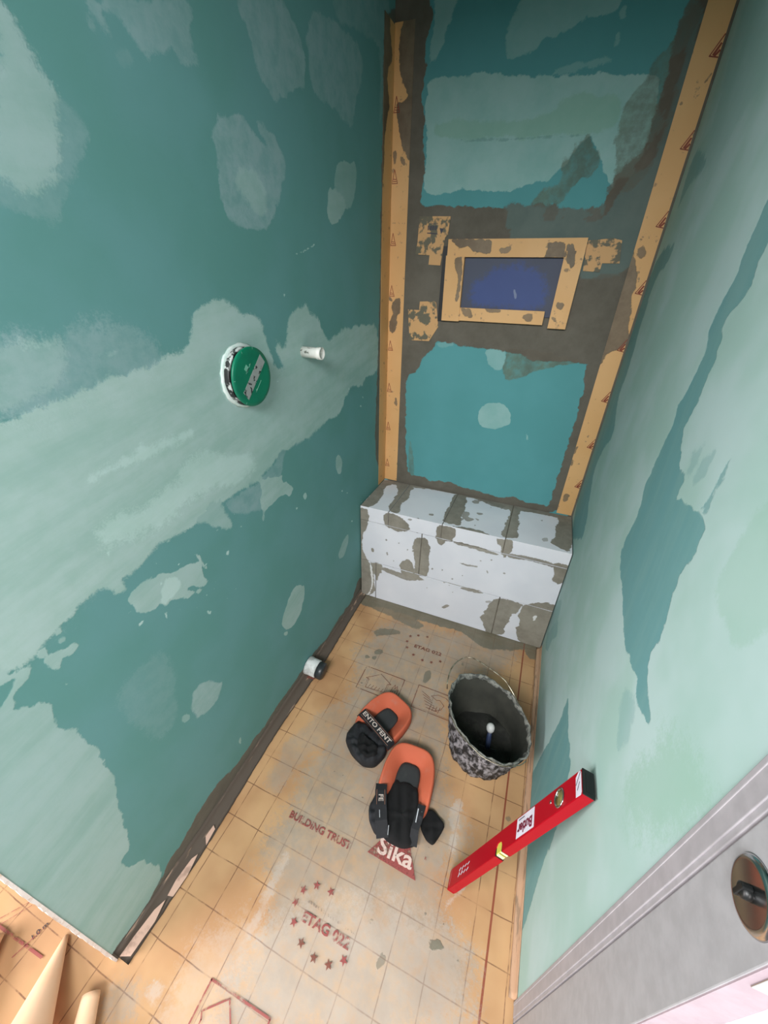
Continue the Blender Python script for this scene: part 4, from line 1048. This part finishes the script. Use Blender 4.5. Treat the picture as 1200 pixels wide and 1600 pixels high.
def shell(name, prof, mat, n_in):
    V = []; F = []
    for i, (r_, h) in enumerate(prof):
        for k in range(seg):
            a = 2*PI*k/seg
            v = oval(r_, a, h); 
            if h > .185: v.z += rim_h(a)*(h-.185)/.015
            if i < n_in:
                q = .0022*math.sin(9*a+h*70)+.0018*math.sin(17*a-h*130)+.0012*math.sin(31*a+h*50); d = Vector((v.x, v.y, 0)).normalized(); v += d*q
            V.append(v)
    for i in range(len(prof)-1):
        for k in range(seg):
            k2 = (k+1) % seg; F.append((i*seg+k, i*seg+k2, (i+1)*seg+k2, (i+1)*seg+k))
    return V, F
outer = [(.0, .0015), (.5, .0012), (.94, .001), (1.0, .006)]+[(1.0, h) for h in (.03, .05, .07, .09, .11, .13, .15, .165, .172)]+[(1.015, .176), (1.02, .182), (1.0, .186)]
V, F = shell('o', outer, mat_bucket, 12)
# outer wall, then rim and inside as their own parts
mesh_obj('bucket_wall', V, F, mat_bucket, bk_t, True)
V, F = shell('r', [(.999, .184), (1.012, .189), (1.016, .196), (1.002, .2005), (.980, .1995), (.966, .190), (.962, .182), (.980, .180), (.999, .184)], mat_rim, 9)
mesh_obj('rim', V, F, mat_rim, bk_t, True)
V, F = shell('i', [(.972, .186), (.955, .17), (.95, .14), (.94, .10), (.93, .06), (.90, .03), (.80, .018), (.4, .014), (0.0, .016)], mat_bucket_in, 0)
F = [f[::-1] for f in F]
mesh_obj('bucket_lining', V, F, mat_bucket_in, bk_t, True)
# crusts hanging over the rim
for a, l in ((PI*.62, .05), (PI*.70, .03)):
    pass
# dark mortar left in the bottom
V = []; F = []; n = 28
for i in range(7):
    for k in range(n):
        a = 2*PI*k/n; v = oval(.93*i/6*.98+.001, a, .05)
        v.z = .046+.006*math.sin(3*a+i)+.004*math.cos(7*a)*i/6 + (0.0 if i < 6 else -.004); V.append(v)
for i in range(6):
    for k in range(n): k2 = (k+1) % n; F.append((i*n+k, (i+1)*n+k, (i+1)*n+k2, i*n+k2))
o = mesh_obj('mortar_rest', V, F, mat_mud, None, True); world_child(o, bk_t); o.matrix_parent_inverse = Matrix()
wp = [(.5714, -.7976, .19), (.5655, -.775, .2), (.565, -.751, .212), (.567, -.735, .22), (.573, -.7209, .228), (.582, -.703, .233), (.5932, -.6908, .237), (.608, -.680, .24), (.6226, -.6764, .242), (.640, -.678, .244), (.6581, -.6833, .245), (.683, -.694, .246), (.7067, -.7028, .246), (.731, -.712, .244), (.7542, -.7227, .240), (.772, -.7378, .233), (.784, -.748, .226), (.796, -.7579, .218), (.8122, -.7656, .196)]
world_child(tube('wire_handle', wp, .0021, mat_wire, None, 6), bk_t)
# wire reinforcement lying along the near rim
pts = []
for k in range(0, 34):
    a = 2*PI*(k/96)+.30; v = oval(1.045, a+0.9, .197); pts.append(v+Vector((0, 0, .001+rim_h(a+.9))))
tube('rim_wire', pts, .0014, mat_wire, bk_t, 6)

tl = thing('hand_tool', (.744, -.866, .055), 'small tool with white round knob and blue grip standing inside the bucket', 'tool', rot=(math.radians(-26), math.radians(-4), 0))
lathe('grip', [(.006, .0), (.0085, .004), (.009, .03), (.0075, .05), (.006, .062)], mat_bluegrip, tl, 18)
lathe('knob', [(.002, .058), (.008, .060), (.0125, .067), (.014, .075), (.0125, .083), (.008, .089), (.001, .091)], mat_knob, tl, 24)
box_obj('blade', (-.028, -.001, -.006), (.028, .001, .004), mat_steel, tl)

# ------------------------------------------------------------------ knee pads
def knee_outline(n=56):
    """closed outline, toe towards +y, open end towards -y; unit half-width about .5"""
    P = []
    for k in range(n):
        a = 2*PI*k/n; c, s = math.cos(a), math.sin(a)
        e = 2/3.6 if s > 0 else 2/5.0
        x = (abs(c)**e)*math.copysign(1, c); y = (abs(s)**e)*math.copysign(1, s)
        x *= (1-.13*max(0, y)); P.append((x, y))
    return P
def knee_pad(loc, rotz, label, W=.086, L=.094, tilt=0):
    t = thing('knee_pad', loc, label, 'knee pad', rot=(tilt, 0, rotz), group=None)
    O = knee_outline(); n = len(O)
    rings = [(.92, .0, 0), (.99, .008, 0), (1.0, .026, 0), (.975, .042, 0), (.93, .048, 0), (.88, .046, 0), (.76, .038, 0), (.64, .030, 0), (.53, .019, 0), (.47, .011, 0), (.44, .009, 0)]
    V = []; F = []
    for s, h, _ in rings:
        for (x, y) in O:
            # the arms sink towards the open end
            k = 1.0 if y > -.35 else max(.34, 1.0-(-.35-y)*1.05)
            hh = h*k
            X = x*s*W; Y = y*s*L
            if y < -.2: X = x*(1-(1-s)*.55 if abs(x) > .5 else s)*W
            V.append((x*s*W, Y*(1.0 if y > 0 else 1.12), hh))
    for i in range(len(rings)-1):
        for k in range(n): k2 = (k+1) % n; F.append((i*n+k, i*n+k2, (i+1)*n+k2, (i+1)*n+k))
    F.append(tuple(range(n-1, -1, -1))); F.append(tuple((len(rings)-1)*n+k for k in range(n)))
    mesh_obj('shell', V, F, mat_orange, t, True)
    # insert cushion
    V = []; F = []
    for s, h in ((.45, .010), (.47, .014), (.44, .018), (.34, .020), (.2, .019), (.01, .019)):
        for (x, y) in O: V.append((x*s*W*.96, (y*s*L*(1 if y > 0 else 1.5)), h))
    for i in range(5):
        for k in range(n): k2 = (k+1) % n; F.append((i*n+k, i*n+k2, (i+1)*n+k2, (i+1)*n+k))
    F.append(tuple(range(n-1, -1, -1)))
    mesh_obj('knee_insert', V, F, mat_grey_pad, t, True)
    return t
def blob(name, pts, th, mat, parent, z0=.001, round_=.006, crease=0, world=True, seed=1):
    """soft folded cloth lump: polygon with domed top"""
    c = Vector((sum(p[0] for p in pts)/len(pts), sum(p[1] for p in pts)/len(pts)))
    # densify outline
    P = []
    for i in range(len(pts)):
        a = Vector(pts[i][:2]); b = Vector(pts[(i+1) % len(pts)][:2])
        for k in range(5): P.append(a.lerp(b, k/5))
    # smooth the outline
    for _ in range(2): P = [(P[i-1]+P[i]*2+P[(i+1) % len(P)])/4 for i in range(len(P))]
    r = random.Random(seed); n = len(P); V = []; F = []
    prof = [(1.0, 0), (1.03, .35), (1.0, .7), (.93, .93), (.8, 1.0), (.6, 1.02), (.4, .98), (.2, 1.0), (.01, 1.0)]
    for s, h in prof:
        for k, p in enumerate(P):
            q = c+(p-c)*s
            fold = .16*math.sin(q.x*170+q.y*60+seed)+.10*math.sin(q.y*230-q.x*90+seed*2)
            V.append((q.x, q.y, z0+th*(h+(fold if h > .5 else 0))))
    for i in range(len(prof)-1):
        for k in range(n): k2 = (k+1) % n; F.append((i*n+k, i*n+k2, (i+1)*n+k2, (i+1)*n+k))
    F.append(tuple(range(n-1, -1, -1)))
    area = sum(P[i].x*P[(i+1) % n].y-P[(i+1) % n].x*P[i].y for i in range(n))
    if area < 0: F = [f[::-1] for f in F]
    o = mesh_obj(name, V, F, mat, None, True)
    return world_child(o, parent) if world else o
def ribbon(name, pts, w, mat, parent, th=.003, side=None):
    """flat strap through world points with its width direction given per strap"""
    V = []; F = []; pts = [Vector(p) for p in pts]
    for i, p in enumerate(pts):
        t = (pts[min(i+1, len(pts)-1)]-pts[max(i-1, 0)]).normalized()
        s = Vector(side[i] if isinstance(side, list) else side); s = (s-t*s.dot(t)).normalized(); nn = t.cross(s); nn = nn if nn.z > 0 else -nn
        for a, b in ((-1, 0), (1, 0), (1, 1), (-1, 1)): V.append(p+s*(a*w/2)+nn*(b*th))
    m = len(pts)
    for i in range(m-1):
        for k in range(4): k2 = (k+1) % 4; F.append((i*4+k, i*4+k2, i*4+4+k2, i*4+4+k))
    F += [(3, 2, 1, 0), tuple((m-1)*4+k for k in range(4))]
    o = mesh_obj(name, V, F, mat)
    bm = bmesh.new(); bm.from_mesh(o.data); bmesh.ops.recalc_face_normals(bm, faces=bm.faces); bm.to_mesh(o.data); bm.free()
    return world_child(o, parent)

ka = knee_pad((.516, -1.035, .001), math.radians(3), 'orange and black knee pad nearest the camera, straps folded at its open end')
kb = knee_pad((.385, -.892, .001), math.radians(-23), 'orange and black knee pad farther from the camera with its label strap across', W=.084, L=.090)
# nearer pad: lining, straps
blob('lining', [(.478, -1.052), (.556, -1.052), (.578, -1.12), (.600, -1.19), (.560, -1.215), (.500, -1.215), (.470, -1.15)], .027, mat_black_lining, ka, seed=2)
blob('lining', [(.436, -1.115), (.475, -1.10), (.505, -1.20), (.475, -1.215), (.445, -1.19), (.430, -1.16)], .022, mat_black, ka, seed=5)
ribbon('strap', [(.446, -1.095, .034), (.452, -1.115, .039), (.466, -1.150, .040), (.482, -1.185, .038), (.500, -1.218, .022)], .036, mat_black, ka, .003, (1, .42, 0))
ribbon('strap', [(.583, -1.100, .034), (.584, -1.13, .036), (.582, -1.165, .032), (.588, -1.200, .016)], .024, mat_black, ka, .003, (1, .1, 0))
blob('strap_end', [(.590, -1.095), (.622, -1.088), (.662, -1.112), (.655, -1.138), (.642, -1.172), (.620, -1.168), (.594, -1.146)], .013, mat_black_lining, ka, seed=7)
d_ = Vector((.014, -.035, .001)).normalized(); u_ = Vector((.035, .014, 0)).normalized()
M = frame_mtx((.4590, -1.1330, .0435), d_, u_)
world_child(text_obj('strap_lettering', 'FE', .020, M, mat_label, None, bold=.0004), ka)
M2 = frame_mtx((.4590, -1.1330, .0433), d_, u_)
o = lines_obj('label_border', [(-.022, .0125, .018, .0125), (-.022, -.0125, .018, -.0125)], .0012, mat_label_edge, None, 0, M2); world_child(o, ka)
o = lines_obj('piping', [(.5760, -1.115, .5790, -1.150, .003), (.588, -1.118, .588, -1.119, .001)], .0025, mat_white_line, None, .0402); world_child(o, ka)
for q_ in ([(.468, -1.165, .476, -1.182)], [(.508, -1.190, .514, -1.212)]): world_child(lines_obj('piping', q_, .0016, mat_white_line, None, .0445), ka)
# farther pad
blob('lining', [(.300, -.935), (.424, -.980), (.430, -1.01), (.410, -1.055), (.372, -1.068), (.320, -1.050), (.282, -1.02), (.276, -.985)], .040, mat_black, kb, seed=3)
blob('lining', [(.315, -.975), (.410, -1.005), (.405, -1.045), (.370, -1.055), (.330, -1.035)], .047, mat_black_lining, kb, seed=9)
sd = Vector((.38, .92, 0))
ribbon('strap', [(.292, -.915, .030), (.300, -.919, .047), (.330, -.934, .054), (.372, -.954, .056), (.415, -.974, .054), (.434, -.983, .048), (.440, -.986, .036)], .034, mat_black, kb, .003, sd)
x_ = Vector((.146, -.072, 0)).normalized(); y_ = Vector((.072, .146, 0)).normalized()
M = frame_mtx((.372, -.954, .0600), x_, y_)
world_child(text_obj('strap_lettering', 'ENTO FENT', .0215, M, mat_label, None, width=.142, bold=.0004), kb)
o = lines_obj('label_border', [(-.072, .0128, .074, .0128), (-.072, -.0128, .074, -.0128)], .0013, mat_label_edge, None, 0, frame_mtx((.372, -.954, .0597), x_, y_)); world_child(o, kb)

ka.location += Vector((.004, -.004, 0)); kb.location += Vector((-.005, .005, 0))

# ------------------------------------------------------------------ spirit level leaning on the right wall
o_ = Vector((.7066, -1.2547, .0073)); d_ = Vector((.2518, .0418, .9669)).normalized(); a_ = Vector((.0055, .999, -.0446)); a_ = (a_-d_*a_.dot(d_)).normalized()
b_ = a_.cross(d_)*1.0
if b_.x < 0: b_ = -b_
LVL = thing('spirit_level', o_, 'red spirit level with white stickers leaning from the floor against the right wall', 'spirit level')
ML = Matrix(((a_.x, b_.x, d_.x, 0), (a_.y, b_.y, d_.y, 0), (a_.z, b_.z, d_.z, 0), (0, 0, 0, 1)))   # local: x = broad, y = narrow, z = along
A, B_, L = .046, .021, .672
def lbox(name, lo, hi, mat, bev=0): return box_obj(name, lo, hi, mat, LVL, bev, ML)
# body built as a bar with the central notch cut out
n0, n1, nd = .305, .342, .024
def body():
    bm = bmesh.new()
    # outline in (x broad, z along) extruded along narrow y
    out = [(0.0015, .010), (A-.0015, .010), (A, .013), (A, L-.003), (0, L-.003), (0, n1), (nd*.55, n1-.002), (nd*.95, n1-.010), (nd, (n0+n1)/2), (nd*.95, n0+.010), (nd*.55, n0+.002), (0, n0), (0, .013)]
    # window for the upright vial
    v0 = [bm.verts.new((x, 0, z)) for x, z in out]; v1 = [bm.verts.new((x, B_, z)) for x, z in out]
    bm.faces.new(v0); bm.faces.new(v1[::-1])
    for i in range(len(out)): j = (i+1) % len(out); bm.faces.new([v0[j], v0[i], v1[i], v1[j]])
    bmesh.ops.recalc_face_normals(bm, faces=bm.faces)
    es = [e for e in bm.edges if abs(abs(e.verts[0].co.y-e.verts[1].co.y)) < 1e-6]
    bmesh.ops.bevel(bm, geom=es, offset=.0009, segments=2, affect='EDGES')
    bm.transform(ML); return bm_obj('body', bm, mat_red, LVL)
body()
lbox('end_cap', (.0006, .0006, 0), (A-.0006, B_-.0006, .0105), mat_red, .002)
lbox('end_cap', (-.0004, -.0004, L-.003), (A+.0004, B_+.0004, L), mat_cap, .001)
lbox('end_cap_recess', (.006, .005, L-.001), (A-.006, B_-.005, L+.0004), mat_near_black)
# centre vial in the notch
lbox('vial_holder', (nd-.004, .002, n0+.001), (nd+.001, B_-.002, n1-.001), mat_cap)
lbox('vial', (.0030, .0016, n0+.0040), (nd, B_-.0016, n1-.0040), mat_vial, .001)
for zz in (n0+.0045, n1-.0125): lbox('vial_window', (.0016, .0030, zz), (.0034, B_-.0030, zz+.008), mat_vial_pale)
lbox('vial_band', (.0022, .0024, (n0+n1)/2-.0012), (.0036, B_-.0024, (n0+n1)/2+.0012), mat_brass)
lbox('vial_holder', (.001, .0008, n0+.0003), (nd, B_-.0008, n0+.0040), mat_cap)
lbox('vial_holder', (.001, .0008, n1-.0040), (nd, B_-.0008, n1-.0003), mat_cap)
# round vial window on the broad side (faces -y local)
MV = ML @ Matrix.Translation((.0225, -.0002, .590)) @ Matrix.Rotation(PI/2, 4, 'X')
lathe('vial_ring', [(.0140, 0), (.0180, 0), (.0180, .0012), (.0165, .0020), (.0140, .0010)], mat_chrome, LVL, 32, MV, closed=True)
lathe('vial', [(.0140, -.003), (.0140, .0004), (.001, .0008)], mat_brass, LVL, 28, MV)
lbox('vial_tube', (.012, -.0014, .5870), (.033, .0, .5930), mat_brass)
MH = ML @ Matrix.Translation((.027, -.0002, .556)) @ Matrix.Rotation(PI/2, 4, 'X')
lathe('screw', [(.0030, -.001), (.0034, .0004), (.001, .0006)], mat_chrome, LVL, 12, MH)
# stickers on the broad face. sticker plane: x' = along (z), y' = broad (x)
def sface(): return ML @ Matrix(((0, 1, 0, 0), (0, 0, -1, -.0003), (1, 0, 0, 0), (0, 0, 0, 1)))
MS = sface()
plate('sticker', [(.4115, .0035), (.4900, .0035), (.4900, .0425), (.4115, .0425)], .0003, mat_white, LVL, .0003, MS)
# lettering is upside down on the leaning level: reading towards the foot, letter tops towards the front edge
MT = ML @ frame_mtx((.0195, -.0008, .4500), (0, 0, -1), (-1, 0, 0))
text_obj('sticker_lettering', 'Butler', .0285, MT, mat_sticker_ink, LVL, width=.066, bold=.0009)
lines_obj('sticker_fine_print', [(.420, .0375, .446, .0375, .0022)], .002, mat_ink, LVL, .0006, MS)
plate('sticker', [(.6480, .0010), (.6640, .0006), (.6670, .0060), (.6670, .0400), (.6650, .0435), (.6600, .0440), (.6490, .0360)], .0003, mat_white, LVL, .0003, MS)
lines_obj('sticker_fine_print', [(.6500, .0220, .6650, .0410, .0018), (.6540, .0120, .6620, .0240, .0018)], .002, mat_ink, LVL, .0006, MS)
sg = []
for i in range(4):
    z = .076+i*.019
    sg += [(z, .013, z+.010, .0175, .0035), (z+.002, .026, z+.012, .0295, .0035)]
    if i < 2: sg.append((z+.003, .015, z+.006, .027, .003))
lines_obj('printed_marks', sg, .003, mat_white, LVL, .0004, MS)
lines_obj('printed_marks', [(.0165, .006, .0165, .040, .0016)], .0016, print_mat('rubbed_white_print', (214, 170, 170), .3, .5, .7), LVL, .0004, MS)

# ------------------------------------------------------------------ door frame and door on the right
dy0 = YR
cas = thing('door_1', (.9, dy0, 0), 'white door and frame', 'door'); del cas['label']; del cas['category']; struct(cas)
def dbox(name, lo, hi, mat, bev=.0008, parent=cas): return world_child(box_obj(name, lo, hi, mat, None, bev), parent)
dbox('casing', (.8985, dy0-.0225, 0), (.985, dy0, 2.08), mat_casing)
dbox('casing_lip', (.8976, dy0-.0040, 0), (.9000, dy0+.0016, 2.08), mat_casing)
dbox('jamb_bead', (.9000, dy0-.0285, 0), (.985, dy0-.0222, 2.08), mat_casing)
dbox('jamb_gap', (.9080, dy0-.0320, 0), (.985, dy0-.0280, 2.08), mat_near_black)
leaf = dbox('door_leaf', (.9005, -1.4870, .012), (.9320, dy0-.0310, 2.04), mat_door, .0012)
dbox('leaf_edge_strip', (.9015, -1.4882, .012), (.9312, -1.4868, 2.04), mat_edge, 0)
MR = Matrix.Translation((.9004, -1.4500, 1.0080)) @ Matrix.Rotation(-PI/2, 4, 'Y')
def drose(name, prof, mat, **k): return world_child(lathe(name, prof, mat, None, 48, MR, **k), leaf)
drose('rose', [(.0275, 0), (.0272, .0012), (.0255, .0032), (.0225, .0042), (.0215, .0040), (.001, .0038)], mat_chrome)
drose('turn_knob', [(.0060, .0038), (.0058, .0090), (.0040, .0100), (.001, .0100)], mat_cap)
world_child(box_obj('turn_slot', (.8890, -1.4520, 1.0000), (.8965, -1.4480, 1.0160), mat_cap, None, .001), leaf)
world_child(box_obj('latch_plate', (.908, -1.4895, .955), (.924, -1.4880, 1.03), mat_chrome, None, .0006), leaf)

# ------------------------------------------------------------------ curled membrane off-cuts in the outer room at the lower left
def curl(name, p0, p1, r0, r1, a0, a1, label, th=.0012, n=26, m=14, spiral=0.0):
    p0, p1 = Vector(p0), Vector(p1); ax = (p1-p0).normalized(); s = ax.cross(Vector((0, 0, 1))).normalized(); u = s.cross(ax)
    V = []; F = []
    for side in (0, 1):
        for j in range(m+1):
            t = j/m; c = p0.lerp(p1, t); r_ = r0+(r1-r0)*t
            for i in range(n+1):
                q = a0+(a1-a0)*i/n; rr_ = r_*(1-spiral*i/n)-side*th
                V.append(c+s*math.cos(q)*rr_+u*math.sin(q)*rr_+Vector((0, 0, r_)))
    K = (n+1)*(m+1)
    for j in range(m):
        for i in range(n):
            k = j*(n+1)+i; F.append((k, k+1, k+n+2, k+n+1)); F.append((K+k, K+k+n+1, K+k+n+2, K+k+1))
    for j in range(m):
        for i in (0, n):
            k = j*(n+1)+i; F.append((k, k+n+1, K+k+n+1, K+k))
    for i in range(n):
        for j in (0, m):
            k = j*(n+1)+i; F.append((k, K+k, K+k+1, k+1))
    o = mesh_obj(name, V, F, mat_sheet, None, True); o.data.materials.append(mat_sheet_in)
    half = m*n
    for q, p in enumerate(o.data.polygons):
        if q < 2*half and q % 2 == 1: p.material_index = 1
    if label: tag(o, label, 'membrane offcut')
    return o
curl('membrane_curl', (-.150, -1.700, .001), (.004, -1.890, .001), .005, .076, math.radians(-60), math.radians(215), 'large cone-shaped curl of pale orange membrane on the floor at the lower left', spiral=.25)
curl('membrane_curl', (.004, -1.738, .001), (.098, -1.85, .001), .020, .030, math.radians(-80), math.radians(250), 'small orange membrane tube on the floor beside the end of the left wall', spiral=.2)
curl('membrane_curl', (-.300, -1.765, .001), (-.215, -1.93, .001), .020, .050, math.radians(-70), math.radians(200), 'curled orange membrane edge at the far left end of the floor', spiral=.2)
